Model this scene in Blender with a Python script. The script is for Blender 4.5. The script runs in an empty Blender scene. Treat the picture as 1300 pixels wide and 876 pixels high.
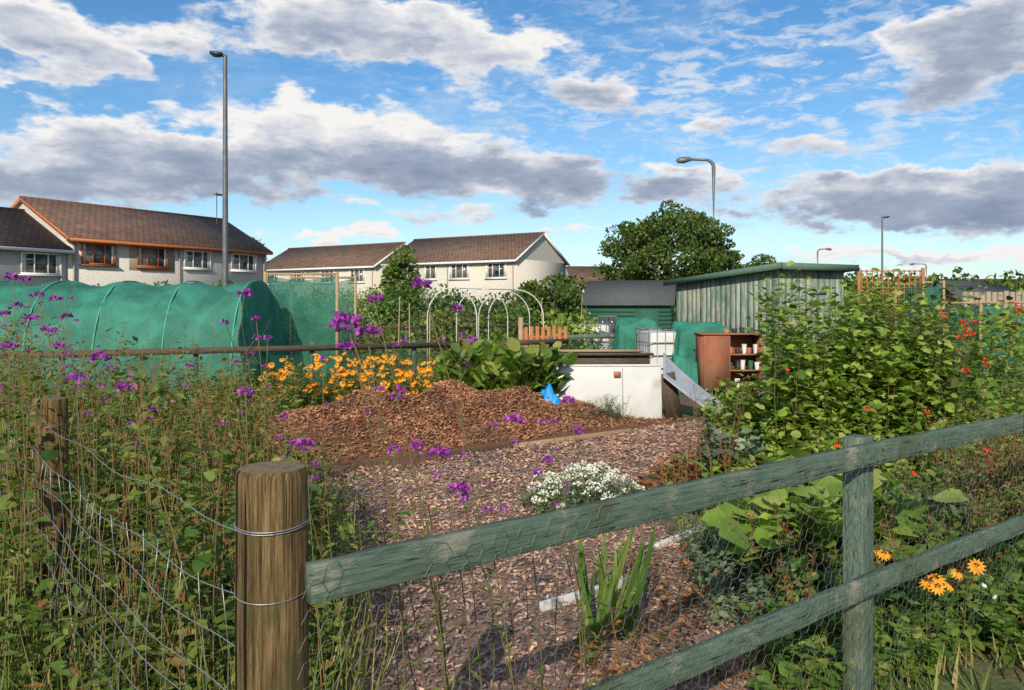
import bpy, math, random
import numpy as np
from mathutils import Vector, Matrix
random.seed(7); rng=np.random.default_rng(7)
S=bpy.context.scene
EYE=1.6; F=1020.0
def X(px,d): return (px-650)/F*d
def Z(py,d): return EYE-(py-390)/F*d

# ---------------------------------------------------------------- nodes helpers
class NT:
    def __init__(s,t): s.t=t; s.n=t.nodes; s.l=t.links
    def node(s,typ,**k):
        n=s.n.new(typ)
        for a,b in k.items(): setattr(n,a,b)
        return n
    def put(s,sock,v):
        if hasattr(v,'is_output') : s.l.new(v,sock)
        else: sock.default_value=v
    def math(s,op,a,b=None,c=None,clamp=False):
        n=s.node('ShaderNodeMath',operation=op,use_clamp=clamp)
        s.put(n.inputs[0],a)
        if b is not None: s.put(n.inputs[1],b)
        if c is not None: s.put(n.inputs[2],c)
        return n.outputs[0]
    def vm(s,op,a,b=None,scale=None):
        n=s.node('ShaderNodeVectorMath',operation=op)
        s.put(n.inputs[0],a)
        if b is not None: s.put(n.inputs[1],b)
        if scale is not None: s.put(n.inputs[3],scale)
        return n.outputs[1] if op in('DOT_PRODUCT','LENGTH') else n.outputs[0]
    def noise(s,vec,scale,detail=4,rough=.55,dist=0):
        n=s.node('ShaderNodeTexNoise')
        if vec is not None: s.put(n.inputs['Vector'],vec)
        n.inputs['Scale'].default_value=scale; n.inputs['Detail'].default_value=detail
        n.inputs['Roughness'].default_value=rough; n.inputs['Distortion'].default_value=dist
        return n.outputs['Fac']
    def ramp(s,fac,stops,interp='LINEAR'):
        n=s.node('ShaderNodeValToRGB'); s.put(n.inputs[0],fac); r=n.color_ramp; r.interpolation=interp
        while len(r.elements)<len(stops): r.elements.new(.5)
        for e,(p,c) in zip(r.elements,stops):
            e.position=p; e.color=(c,c,c,1) if isinstance(c,(int,float)) else (*c[:3],1)
        return n.outputs[0]
    def mix(s,f,a,b,mode='MIX'):
        n=s.node('ShaderNodeMix',data_type='RGBA',blend_type=mode)
        s.put(n.inputs[0],f)
        for i,v in((6,a),(7,b)):
            if isinstance(v,tuple) and len(v)==3: v=(*v,1)
            s.put(n.inputs[i],v)
        return n.outputs[2]
    def mapr(s,v,a,b,c=0,d=1,typ='SMOOTHSTEP'):
        n=s.node('ShaderNodeMapRange',interpolation_type=typ)
        s.put(n.inputs[0],v)
        for i,q in zip((1,2,3,4),(a,b,c,d)): s.put(n.inputs[i],q)
        return n.outputs[0]
def newmat(name):
    m=bpy.data.materials.new(name); m.use_nodes=True
    t=NT(m.node_tree); t.n.clear()
    out=t.node('ShaderNodeOutputMaterial'); p=t.node('ShaderNodeBsdfPrincipled')
    t.l.new(p.outputs[0],out.inputs[0]); return m,t,p,out
def objco(t,sc=(1,1,1)):
    tc=t.node('ShaderNodeTexCoord'); mp=t.node('ShaderNodeMapping')
    t.l.new(tc.outputs['Object'],mp.inputs[0]); mp.inputs['Scale'].default_value=sc
    return mp.outputs[0]
def bump(t,p,h,strength=.3,dist=.01):
    b=t.node('ShaderNodeBump'); b.inputs['Strength'].default_value=strength; b.inputs['Distance'].default_value=dist
    t.l.new(h,b.inputs['Height']); t.l.new(b.outputs[0],p.inputs['Normal'])
def mat_noise(name,c1,c2,scale=8,sc=(1,1,1),rough=.8,bs=.3,bd=.01,c3=None,spec=.3,metal=0,detail=5):
    m,t,p,o=newmat(name); v=objco(t,sc)
    n=t.noise(v,scale,detail,.6)
    col=t.ramp(n,[(.3,c1),(.7,c2)])
    if c3 is not None:
        n2=t.noise(objco(t,(1,1,1)),scale*.17+.6,4,.6)
        col=t.mix(t.mapr(n2,.5,.62),col,c3)
    t.l.new(col,p.inputs['Base Color']); p.inputs['Roughness'].default_value=rough
    p.inputs['Specular IOR Level'].default_value=spec; p.inputs['Metallic'].default_value=metal
    bump(t,p,n,bs,bd); return m
def mat_island(name,cols,rough=.55,trans=.25,spec=.3,patch=True):
    m,t,p,o=newmat(name)
    g=t.node('ShaderNodeNewGeometry')
    stops=[(i/(len(cols)-1) if len(cols)>1 else 0,c) for i,c in enumerate(cols)]
    col=t.ramp(g.outputs['Random Per Island'],stops)
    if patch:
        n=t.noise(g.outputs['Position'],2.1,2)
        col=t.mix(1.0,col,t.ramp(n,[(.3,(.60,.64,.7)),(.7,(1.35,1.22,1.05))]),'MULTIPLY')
    t.l.new(col,p.inputs['Base Color']); p.inputs['Roughness'].default_value=rough
    p.inputs['Specular IOR Level'].default_value=spec
    if trans>0:
        tr=t.node('ShaderNodeBsdfTranslucent'); t.l.new(t.mix(1,col,(1.5,1.6,.6),'MULTIPLY'),tr.inputs[0])
        mx=t.node('ShaderNodeMixShader'); mx.inputs[0].default_value=trans
        t.l.new(p.outputs[0],mx.inputs[1]); t.l.new(tr.outputs[0],mx.inputs[2]); t.l.new(mx.outputs[0],o.inputs[0])
    return m
def mat_net(name,col,alpha=.2,sc=60,tl_=.35):
    m,t,p,o=newmat(name); v=objco(t)
    n=t.noise(v,1.6,5,.6,.6); st=t.noise(objco(t,(1,1,6)),3,4,.6)
    c=t.mix(t.mapr(n,.35,.68),tuple(a*.72 for a in col),tuple(min(1,a*1.25) for a in col))
    c=t.mix(t.math('MULTIPLY',t.mapr(st,.55,.75),.35),c,(.16,.24,.17))
    t.l.new(c,p.inputs['Base Color']); p.inputs['Roughness'].default_value=.7
    bump(t,p,t.noise(objco(t,(1,1,.35)),5,4,.6,.8),.6,.06)
    tl=t.node('ShaderNodeBsdfTranslucent'); t.l.new(c,tl.inputs[0])
    m1=t.node('ShaderNodeMixShader'); m1.inputs[0].default_value=tl_
    t.l.new(p.outputs[0],m1.inputs[1]); t.l.new(tl.outputs[0],m1.inputs[2]); last=m1
    if alpha>0:
        n2=t.noise(v,sc,1)
        tp=t.node('ShaderNodeBsdfTransparent'); m2=t.node('ShaderNodeMixShader')
        t.l.new(t.mapr(n2,.5-.15,.5+.15,max(0,alpha*1.6-.6) if alpha>.6 else 0,min(1,alpha*2)),m2.inputs[0])
        t.l.new(m1.outputs[0],m2.inputs[1]); t.l.new(tp.outputs[0],m2.inputs[2]); last=m2
    t.l.new(last.outputs[0],o.inputs[0])
    return m

# ---------------------------------------------------------------- mesh builder
class MB:
    def __init__(s): s.v=[];s.f=[];s.n=0
    def add(s,v,f,mat=0):
        v=np.asarray(v,float).reshape(-1,3); f=np.asarray(f,int)
        s.v.append(v); s.f.append((f+s.n,mat)); s.n+=len(v)
    def build(s,name,mats,smooth=False,parent=None):
        V=np.concatenate(s.v); me=bpy.data.meshes.new(name)
        me.vertices.add(len(V)); me.vertices.foreach_set('co',V.ravel())
        loops=np.concatenate([f.ravel() for f,_ in s.f])
        ls=[];mi=[];c=0
        for f,m in s.f:
            k=f.shape[1]; ls.append(c+np.arange(len(f))*k); mi.append(np.full(len(f),m)); c+=f.size
        ls=np.concatenate(ls); mi=np.concatenate(mi)
        me.loops.add(len(loops)); me.loops.foreach_set('vertex_index',loops)
        me.polygons.add(len(ls)); me.polygons.foreach_set('loop_start',ls)
        me.polygons.foreach_set('material_index',mi)
        if smooth: me.polygons.foreach_set('use_smooth',np.ones(len(ls),bool))
        for m in mats: me.materials.append(m)
        me.update(calc_edges=True); me.validate()
        ob=bpy.data.objects.new(name,me); S.collection.objects.link(ob)
        if parent: ob.parent=parent
        return ob
    def tube(s,pts,rad,sides=5,mat=0,cap=True):
        pts=np.asarray(pts,float); n=len(pts)
        rad=np.full(n,rad) if np.isscalar(rad) else np.asarray(rad)
        tan=np.gradient(pts,axis=0); tan/=np.linalg.norm(tan,axis=1)[:,None]+1e-9
        ref=np.array([0,0,1.]) if abs(tan[:,2]).mean()<.8 else np.array([1.,0,0])
        a=np.cross(tan,ref); a/=np.linalg.norm(a,axis=1)[:,None]+1e-9; b=np.cross(tan,a)
        th=np.arange(sides)*2*np.pi/sides
        V=pts[:,None]+rad[:,None,None]*(np.cos(th)[None,:,None]*a[:,None]+np.sin(th)[None,:,None]*b[:,None])
        i=np.arange(n-1)[:,None]*sides; j=np.arange(sides)[None]; j2=(j+1)%sides
        Fq=np.stack([i+j,i+j2,i+sides+j2,i+sides+j],-1).reshape(-1,4)
        s.add(V.reshape(-1,3),Fq,mat)
        if cap and sides>=4:
            s.f.append((np.array([[s.n-sides+k for k in range(sides)]]),mat))
    def box(s,c,size,ang=0,mat=0,tilt=None):
        x,y,z=[q/2 for q in size]
        v=np.array([[i*x,j*y,k*z] for i in(-1,1) for j in(-1,1) for k in(-1,1)])
        M=Matrix.Rotation(ang,3,'Z')
        if tilt: M=M@Matrix.Rotation(tilt[1],3,tilt[0])
        v=v@np.array(M).T+np.asarray(c)
        s.add(v,[[0,1,3,2],[4,6,7,5],[0,4,5,1],[2,3,7,6],[0,2,6,4],[1,5,7,3]],mat)
    def leaves(s,tpl,pos,dr,up,size,mat=0,w=1.):
        tv,tf=tpl; pos=np.asarray(pos,float).reshape(-1,3); N=len(pos)
        if N==0: return
        dr=np.asarray(dr,float); dr=dr/(np.linalg.norm(dr,axis=1)[:,None]+1e-9)
        x=np.cross(dr,up); x/=np.linalg.norm(x,axis=1)[:,None]+1e-9; z=np.cross(x,dr)
        size=np.broadcast_to(size,(N,))[:,None,None]
        V=pos[:,None]+size*(tv[None,:,0:1]*w*x[:,None]+tv[None,:,1:2]*dr[:,None]+tv[None,:,2:3]*z[:,None])
        Fc=(np.arange(N)[:,None,None]*len(tv)+tf[None]).reshape(-1,tf.shape[1])
        s.add(V.reshape(-1,3),Fc,mat)
L4=(np.array([(0,0,0),(.3,.45,.07),(0,1,-.05),(-.3,.45,.07)]),np.array([(0,1,2),(0,2,3)]))
LB=(np.array([(0,0,0),(0,.35,.0),(0,.7,-.02),(0,1,-.14),(.28,.14,.05),(.42,.45,.09),(.28,.8,.0),(-.28,.14,.05),(-.42,.45,.06),(-.28,.8,.03)]),
    np.array([(0,4,1),(4,5,1),(1,5,2),(5,6,2),(2,6,3),(0,1,7),(7,1,8),(1,2,8),(8,2,9),(2,3,9)]))
QD=(np.array([(-.5,0,0),(.5,0,0),(.5,1,0),(-.5,1,0)]),np.array([(0,1,2,3)]))
def unit(n):
    v=rng.normal(size=(n,3)); return v/np.linalg.norm(v,axis=1)[:,None]
def shoot(mb,b,h,lean=.3,n=20,ls=.06,r=.004,tpl=L4,w=1.,t0=.15,ms=0,ml=1,az=None,upb=.35,pet=0.):
    az=rng.uniform(0,2*np.pi) if az is None else az
    L=np.array([np.cos(az),np.sin(az),0]); t=np.linspace(0,1,6)
    k=rng.normal(0,.04*h,2)
    cur=lambda t: np.asarray(b)[None]+np.outer(t,[0,0,h])*(1-.15*lean*t[:,None])+np.outer(t**1.8*h*lean,L)+np.outer(np.sin(t*5)*.5,[k[0],k[1],0])
    if r>0: mb.tube(cur(t),r*(1-.75*t),3,ms,False)
    tl=np.clip(t0+(1-t0)*(np.arange(n)+rng.uniform(0,1,n))/n,0,1)
    p=cur(tl); a=np.arange(n)*2.4+rng.uniform(0,6)+rng.normal(0,.3,n)
    d=np.stack([np.cos(a),np.sin(a),rng.normal(upb,.35,n)],1)
    up=np.stack([np.zeros(n),np.zeros(n),np.ones(n)],1)+rng.normal(0,.35,(n,3))
    sz=ls*(1.1-.55*tl)*rng.uniform(.6,1.35,n)
    if pet: p=p+d*pet*rng.uniform(.3,1,n)[:,None]
    mb.leaves(tpl,p,d,up,sz,ml,w)
    return cur(np.array([1.]))[0]
def head(mb,c,r,n,mat,ls=.012,flat=.6,w=1.):
    u=unit(n); u[:,2]=np.abs(u[:,2])*flat+rng.normal(0,.1,n)
    p=np.asarray(c)+u*r*rng.uniform(.5,1,n)[:,None]
    mb.leaves(L4,p,u+rng.normal(0,.6,(n,3)),unit(n),ls*rng.uniform(.7,1.3,n),mat,w*1.6)
def empty(name,loc=(0,0,0),rz=0):
    e=bpy.data.objects.new(name,None); e.location=loc; e.rotation_euler=(0,0,rz); e.empty_display_size=.3
    S.collection.objects.link(e); return e
def obox(name,size,loc,mat,parent=None,rot=(0,0,0),bev=.0):
    mb=MB(); mb.box((0,0,0),size); o=mb.build(name,[mat]); o.location=loc; o.rotation_euler=rot
    if bev:
        b=o.modifiers.new('b','BEVEL'); b.width=bev; b.segments=2
    if parent: o.parent=parent
    return o

# ---------------------------------------------------------------- camera, light, sky
cam=bpy.data.cameras.new('camera'); co=bpy.data.objects.new('camera',cam); S.collection.objects.link(co)
co.location=(0,0,EYE); co.rotation_euler=(math.pi/2,0,0)
cam.sensor_width=36; cam.lens=36*F/1300; cam.shift_y=-48/1300; cam.clip_end=3000; cam.clip_start=.05
S.camera=co
S.view_settings.view_transform='Standard'; S.view_settings.look='None'; S.view_settings.exposure=0
el=math.radians(29); rot=math.radians(192)
sd=Vector((math.sin(rot)*math.cos(el),math.cos(rot)*math.cos(el),math.sin(el)))
sl=bpy.data.lights.new('sun','SUN'); sl.energy=5.0; sl.angle=math.radians(.5); sl.color=(1,.90,.74)
so=bpy.data.objects.new('sun',sl); S.collection.objects.link(so); so.rotation_euler=sd.to_track_quat('Z','Y').to_euler(); so.location=(0,-5,20)
w=bpy.data.worlds.new('World'); S.world=w; w.use_nodes=True; t=NT(w.node_tree); t.n.clear()
out=t.node('ShaderNodeOutputWorld'); bg=t.node('ShaderNodeBackground'); t.l.new(bg.outputs[0],out.inputs[0])
STR=.13; bg.inputs[1].default_value=STR
sky=t.node('ShaderNodeTexSky',sky_type='NISHITA'); sky.sun_disc=False; sky.sun_elevation=el; sky.sun_rotation=rot
sky.air_density=1.0; sky.dust_density=.3; sky.ozone_density=2.5
hs=t.node('ShaderNodeHueSaturation'); hs.inputs['Saturation'].default_value=1.28; hs.inputs['Value'].default_value=1.03
t.l.new(sky.outputs[0],hs.inputs['Color'])
tc=t.node('ShaderNodeTexCoord'); G=tc.outputs['Generated']
sep=t.node('ShaderNodeSeparateXYZ'); t.l.new(G,sep.inputs[0])
az=t.math('ARCTAN2',sep.outputs[0],sep.outputs[1]); ele=t.math('ARCSINE',sep.outputs[2])
def cloudvec(sx): return t.vm('MULTIPLY',G,(1,1,sx))
gs=cloudvec(2.2)
wn=t.node('ShaderNodeTexNoise'); t.l.new(gs,wn.inputs['Vector']); wn.inputs['Scale'].default_value=9; wn.inputs['Detail'].default_value=4; wn.inputs['Roughness'].default_value=.62
wv=t.vm('MULTIPLY',t.vm('SUBTRACT',wn.outputs['Color'],(.5,.5,.5)),(.26,.10,0))
cb=t.node('ShaderNodeCombineXYZ'); t.l.new(az,cb.inputs[0]); t.l.new(ele,cb.inputs[1])
P=t.vm('ADD',cb.outputs[0],wv)
blobs=[(70,50,105,34,1.05,.7),(165,85,55,20,.8,.5),(10,15,60,22,.85,.2),
(350,22,110,28,1.05,.3),(500,40,115,34,1.05,.4),(645,68,75,32,1.05,1.0),(240,45,40,11,.5,.5),
(80,192,125,38,1.0,.4),(60,240,150,20,.85,-.3),(250,190,120,30,.9,.3),(420,156,125,23,1.0,1.0),(400,220,175,32,1.0,-.3),(620,205,125,27,.95,-.1),(740,240,115,25,.95,-.2),
(745,128,85,19,.9,.1),(920,152,50,11,.65,.2),(1225,68,88,44,1.2,.0),(1290,20,60,30,.8,.2),
(1020,248,105,21,.9,-.1),(1180,265,135,24,1.0,-.2),(1290,250,80,24,.85,-.1),(1030,188,75,12,.8,.1),(1190,216,85,12,.8,.1),(885,225,55,17,.7,0),
(470,303,60,9,1.1,1.2),(375,308,45,8,1.0,1.2),(1095,324,60,7,1.,1.),(1240,322,100,11,1.1,1.1),(540,275,100,9,.7,.3),(740,292,60,6,.6,.6),
(30,116,50,8,.55,.8)]
D=None;Sh=None
for px,py,rx,ry,wt,sh in blobs:
    a=math.atan2(px-650,F); e=math.atan2(390-py,math.hypot(F,px-650))
    q=t.vm('MULTIPLY',t.vm('SUBTRACT',P,(a,e,0)),(F/rx,F/ry,0))
    dd=t.vm('DOT_PRODUCT',q,q)
    ww=t.math('MULTIPLY',t.math('POWER',.43,dd),wt)
    sx=t.node('ShaderNodeSeparateXYZ'); t.l.new(q,sx.inputs[0])
    ss=t.math('MULTIPLY',ww,t.math('MULTIPLY_ADD',sx.outputs[1],.6,sh))
    D=ww if D is None else t.math('ADD',D,ww); Sh=ss if Sh is None else t.math('ADD',Sh,ss)
back=t.math('MULTIPLY',t.mapr(t.math('ABSOLUTE',az),.65,.9),.5)
hi=t.math('MULTIPLY',t.mapr(ele,.42,.6),.4)
D=t.math('ADD',D,t.math('MAXIMUM',back,hi))
sc_=t.math('MULTIPLY',t.mapr(t.noise(cloudvec(3.4),8.5,3,.55),.53,.67),.30)
D=t.math('ADD',D,sc_); Sh=t.math('ADD',Sh,t.math('MULTIPLY',sc_,.7))
n1=t.noise(gs,11,7,.64)
dens=t.math('ADD',D,t.math('MULTIPLY',t.math('SUBTRACT',n1,.5),2.0))
mask=t.mapr(dens,.40,.84)
bri=t.math('ADD',t.math('DIVIDE',Sh,t.math('ADD',D,.15)),t.math('MULTIPLY',t.math('SUBTRACT',t.noise(cloudvec(3),13,6,.62),.5),2.6))
bri=t.math('ADD',bri,t.mapr(dens,.5,1.4,.65,-.25))
ccol=t.ramp(t.math('MULTIPLY_ADD',bri,.40,.43),[(.08,(.25,.31,.43)),(.34,(.37,.43,.55)),(.58,(.64,.67,.74)),(.84,(.93,.91,.89))])
ccol=t.vm('SCALE',ccol,scale=1/STR)
mk=t.mapr(t.math('ADD',t.noise(cloudvec(3.2),26,4,.65,.5),t.math('MULTIPLY',t.math('SUBTRACT',n1,.5),.5)),.44,.68)
q=t.vm('MULTIPLY',t.vm('SUBTRACT',P,(math.atan2(360,F),math.atan2(260,F),0)),(F/370,F/125,0))
mk=t.math('MULTIPLY',mk,t.math('POWER',.4,t.vm('DOT_PRODUCT',q,q)))
haze=t.mapr(ele,.0,.14,.45,0)
thin=t.math('MULTIPLY',t.mapr(t.noise(cloudvec(4),4.5,5,.65,.5),.45,.78),.4)
col=t.mix(haze,hs.outputs[0],tuple(x/STR for x in(.40,.63,.87)))
col=t.mix(thin,col,tuple(x/STR for x in(.58,.71,.85)))
col=t.mix(t.math('MULTIPLY',mk,.8),col,tuple(x/STR for x in(.78,.82,.87)))
col=t.mix(mask,col,ccol); t.l.new(col,bg.inputs[0])
try:
    w.cycles.sampling_method='MANUAL'; w.cycles.sample_map_resolution=256
except Exception as ex: print(ex)

# ---------------------------------------------------------------- materials
M={}
M['stem']=mat_island('stem_green',[(.10,.14,.04),(.17,.12,.05)],trans=0,patch=False)
M['stemred']=mat_island('stem_red',[(.24,.10,.055),(.17,.14,.055)],trans=0,patch=False)
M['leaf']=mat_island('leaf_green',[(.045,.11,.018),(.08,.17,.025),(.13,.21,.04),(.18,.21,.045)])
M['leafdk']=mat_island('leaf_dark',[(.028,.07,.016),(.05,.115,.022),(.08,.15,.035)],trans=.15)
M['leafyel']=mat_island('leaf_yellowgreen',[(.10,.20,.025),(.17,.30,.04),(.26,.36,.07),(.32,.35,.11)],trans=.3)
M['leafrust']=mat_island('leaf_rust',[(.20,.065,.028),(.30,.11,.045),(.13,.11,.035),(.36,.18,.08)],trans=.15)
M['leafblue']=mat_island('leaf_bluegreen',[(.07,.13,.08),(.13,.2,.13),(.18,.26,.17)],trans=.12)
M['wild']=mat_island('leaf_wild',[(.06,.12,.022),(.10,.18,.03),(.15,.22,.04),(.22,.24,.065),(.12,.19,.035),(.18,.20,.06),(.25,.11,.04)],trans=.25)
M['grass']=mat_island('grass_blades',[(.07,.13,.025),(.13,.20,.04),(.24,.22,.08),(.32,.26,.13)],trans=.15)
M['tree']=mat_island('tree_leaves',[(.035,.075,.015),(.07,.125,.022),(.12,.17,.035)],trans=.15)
M['bark']=mat_noise('bark',(.06,.045,.03),(.13,.10,.07),12,(1,1,.3))
M['purple']=mat_island('petal_purple',[(.16,.02,.26),(.30,.035,.36),(.45,.08,.44),(.10,.015,.16)],trans=.15,patch=False)
M['orange']=mat_island('petal_orange',[(.8,.30,.01),(.82,.42,.02),(.78,.22,.01)],trans=.15,patch=False)
M['red']=mat_island('petal_red',[(.6,.02,.01),(.7,.06,.02)],trans=.1,patch=False)
M['white']=mat_island('petal_white',[(.75,.78,.68),(.8,.8,.78),(.55,.65,.4)],trans=.15,patch=False)
M['disc']=mat_island('flower_disc',[(.05,.02,.01),(.09,.04,.015)],trans=0,patch=False)
M['chip']=mat_island('bark_chips',[(.14,.065,.038),(.29,.135,.072),(.39,.20,.115),(.20,.09,.05),(.46,.29,.19)],trans=0,rough=.85)
M['chip2']=mat_island('wood_chips',[(.22,.13,.10),(.40,.26,.205),(.53,.38,.31),(.29,.155,.115),(.60,.48,.40)],trans=0,rough=.85)
M['soil']=mat_noise('woodchip_ground',(.13,.08,.06),(.32,.21,.16),30,bs=.8,bd=.02)
M['moundm']=mat_noise('mound_ground',(.08,.035,.02),(.23,.105,.055),30,bs=.8,bd=.02)
def painted(name,sc):
    m,t,p,o=newmat(name); v=objco(t,sc); v1=objco(t)
    g=t.noise(v,11,7,.7,.3); b_=t.noise(v1,6,5,.65); f=t.noise(v,40,4,.6)
    c=t.ramp(g,[(.25,(.03,.05,.038)),(.45,(.075,.12,.09)),(.7,(.14,.185,.145))])
    c=t.mix(t.mapr(t.math('ADD',b_,t.math('MULTIPLY',f,.5)),.78,.96),c,(.24,.23,.18))
    c=t.mix(t.mapr(t.noise(v1,2.2,5,.6),.54,.68),c,(.07,.09,.05))
    crack=t.mapr(t.noise(t.vm('MULTIPLY',v,(1,1.3,1.3)),9,4,.6),.37,.31)
    c=t.mix(t.math('MULTIPLY',crack,.85),c,(.015,.02,.015))
    t.l.new(c,p.inputs['Base Color']); p.inputs['Roughness'].default_value=.85; p.inputs['Specular IOR Level'].default_value=.2
    bump(t,p,t.math('SUBTRACT',g,crack),.9,.006); return m
M['gwood']=painted('green_painted_wood',(.7,9,9)); M['gpost']=painted('green_weathered_post',(9,9,.7))
M['dwood']=mat_noise('dark_wood',(.04,.03,.022),(.13,.10,.07),10,(1,12,12))
M['lwood']=mat_noise('light_wood',(.26,.18,.10),(.42,.31,.19),10,(10,10,1))
M['owood']=mat_noise('orange_wood',(.30,.11,.04),(.42,.18,.07),10,(10,10,1))
M['cab']=mat_noise('cupboard_brown',(.22,.075,.04),(.32,.12,.065),6,(8,8,1),c3=(.26,.13,.08))
M['wire']=mat_noise('galvanised_wire',(.28,.29,.3),(.42,.43,.44),40,rough=.45,metal=.7)
M['hexw']=mat_noise('netting_wire',(.13,.16,.14),(.25,.27,.26),40,rough=.5,metal=.5)
M['metal']=mat_noise('lamp_steel',(.10,.11,.12),(.16,.17,.18),5,rough=.5,metal=.3)
M['dmetal']=mat_noise('dark_steel',(.05,.05,.055),(.09,.09,.1),5,rough=.5,metal=.3)
M['whitep']=mat_noise('white_plastic',(.50,.51,.51),(.62,.62,.60),3,rough=.5,bs=.05,c3=(.42,.41,.36))
M['greyp']=mat_noise('grey_sheet',(.27,.29,.33),(.40,.43,.48),3,rough=.55,bs=.1)
M['blue']=mat_noise('blue_tarp',(.01,.2,.6),(.02,.32,.8),6,rough=.45,bs=.5,bd=.05)
M['terra']=mat_noise('terracotta',(.35,.12,.06),(.45,.18,.1),6)
M['black']=mat_noise('black_plastic',(.012,.012,.013),(.03,.03,.03),6,rough=.5)
M['tun']=mat_net('tunnel_net',(.045,.265,.19),0)
M['hoop']=mat_noise('hoop_teal',(.07,.33,.25),(.09,.37,.28),4)
M['net']=mat_net('green_netting',(.03,.22,.15),.32,90)
M['fnet']=mat_net('fence_netting',(.03,.14,.10),.82,120,.2)
M['net2']=mat_net('tarp_net',(.035,.26,.18),0)
M['pebble']=mat_noise('pebbledash',(.44,.42,.38),(.58,.56,.51),60,(1,1,1),.9,.4,.02,(.40,.38,.34),detail=6)
M['cream']=mat_noise('cream_render',(.50,.47,.41),(.60,.57,.50),50,(1,1,1),.9,.3,.02,(.45,.42,.36))
M['brownclad']=mat_noise('brown_render',(.26,.20,.15),(.36,.29,.23),20)
M['wframe']=mat_noise('white_frame',(.68,.69,.69),(.76,.76,.76),5,rough=.4,bs=.02)
M['oframe']=mat_noise('orange_frame',(.36,.10,.035),(.44,.14,.05),5,rough=.5,bs=.02)
def roofmat(name,c1,c2):
    m,t,p,o=newmat(name); v=objco(t)
    br=t.node('ShaderNodeTexBrick'); t.l.new(v,br.inputs[0]); br.inputs['Scale'].default_value=1
    br.inputs['Brick Width'].default_value=.33; br.inputs['Row Height'].default_value=.3; br.inputs['Mortar Size'].default_value=.025
    br.inputs['Color1'].default_value=(*c1,1); br.inputs['Color2'].default_value=(*c2,1); br.inputs['Mortar'].default_value=(.03,.02,.015,1)
    n=t.noise(v,1.2,6,.6)
    c=t.mix(1,br.outputs[0],t.ramp(n,[(.3,.65),(.7,1.2)]),'MULTIPLY')
    c=t.mix(t.math('MULTIPLY',t.mapr(t.noise(v,.5,5,.7),.5,.7),.4),c,(.11,.10,.075))
    t.l.new(c,p.inputs['Base Color']); p.inputs['Roughness'].default_value=.85
    bump(t,p,br.outputs['Fac'],-.5,.03); return m
M['roof']=roofmat('roof_tiles',(.13,.072,.052),(.18,.10,.07))
M['roof2']=roofmat('roof_tiles_brown',(.155,.088,.058),(.20,.12,.08))
m,t,p,o=newmat('window_glass'); p.inputs['Roughness'].default_value=.08
t.l.new(t.ramp(t.noise(objco(t),1.3,2),[(.4,(.02,.025,.03)),(.6,(.14,.14,.13))]),p.inputs['Base Color']); M['glass']=m
m,t,p,o=newmat('weathered_green_boards')
tcn=t.node('ShaderNodeTexCoord'); v=tcn.outputs['Object']
g=t.node('ShaderNodeNewGeometry'); rnd=g.outputs['Random Per Island']
cbn=t.node('ShaderNodeCombineXYZ'); t.l.new(t.math('MULTIPLY',rnd,37.),cbn.inputs[2])
vv=t.vm('ADD',t.vm('MULTIPLY',v,(18,18,1.3)),cbn.outputs[0])
n=t.noise(vv,1.5,7,.7,.5); n2=t.noise(t.vm('ADD',t.vm('MULTIPLY',v,(2.5,2.5,.9)),cbn.outputs[0]),2.2,5,.65)
c=t.ramp(n,[(.32,(.10,.13,.10)),(.48,(.24,.28,.23)),(.68,(.42,.43,.36))])
c=t.mix(t.mapr(n2,.47,.62),c,(.10,.20,.14)); c=t.mix(1,c,t.ramp(rnd,[(0,.78),(1,1.1)]),'MULTIPLY')
c=t.mix(t.math('MULTIPLY',t.mapr(t.noise(v,.9,5,.65),.5,.64),.6),c,(.32,.29,.21))
c=t.mix(t.math('MULTIPLY',t.mapr(t.noise(t.vm('MULTIPLY',v,(14,14,.5)),1.5,3),.56,.68),.55),c,(.07,.09,.065))
kn=t.mapr(t.noise(t.vm('MULTIPLY',v,(9,9,5)),1.6,2),.68,.74); c=t.mix(t.math('MULTIPLY',kn,.8),c,(.05,.06,.04))
t.l.new(c,p.inputs['Base Color']); p.inputs['Roughness'].default_value=.85; bump(t,p,n,.7,.015); M['board']=m
M['gboard']=mat_noise('dark_green_boards',(.02,.08,.05),(.035,.12,.075),8,(1,1,8))
M['felt']=mat_noise('roof_felt',(.05,.055,.06),(.10,.11,.11),20)
M['gfelt']=mat_noise('green_roof_edge',(.06,.12,.085),(.11,.18,.13),9,(1,1,5))
m,t,p,o=newmat('ground_soil_grass'); v=objco(t)
n=t.noise(v,.35,5,.6); n2=t.noise(v,9,7,.65); n3=t.noise(v,60,3)
soil=t.ramp(n2,[(.3,(.07,.05,.033)),(.7,(.18,.12,.08))]); gr=t.ramp(n2,[(.3,(.045,.08,.018)),(.7,(.13,.17,.04))])
c=t.mix(t.mapr(n,.42,.56),soil,gr); c=t.mix(1,c,t.ramp(n3,[(.3,.6),(.7,1.2)]),'MULTIPLY')
t.l.new(c,p.inputs['Base Color']); p.inputs['Roughness'].default_value=.95; bump(t,p,n2,.7,.05); M['ground']=m
m,t,p,o=newmat('post_wood'); v=objco(t)
g1=t.noise(t.vm('MULTIPLY',v,(60,60,2.0)),1.5,8,.75,.6); g2=t.noise(t.vm('MULTIPLY',v,(1,1,.5)),14,6,.65)
g3=t.noise(t.vm('MULTIPLY',v,(170,170,6)),1.5,4,.65)
c=t.ramp(g1,[(.30,(.02,.013,.007)),(.42,(.10,.062,.028)),(.53,(.21,.14,.066)),(.75,(.34,.25,.13))])
c=t.mix(1,c,t.ramp(g3,[(.35,.45),(.6,1.15)]),'MULTIPLY')
c=t.mix(t.mapr(g2,.45,.68),c,(.085,.085,.035),'MIX')
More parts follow.
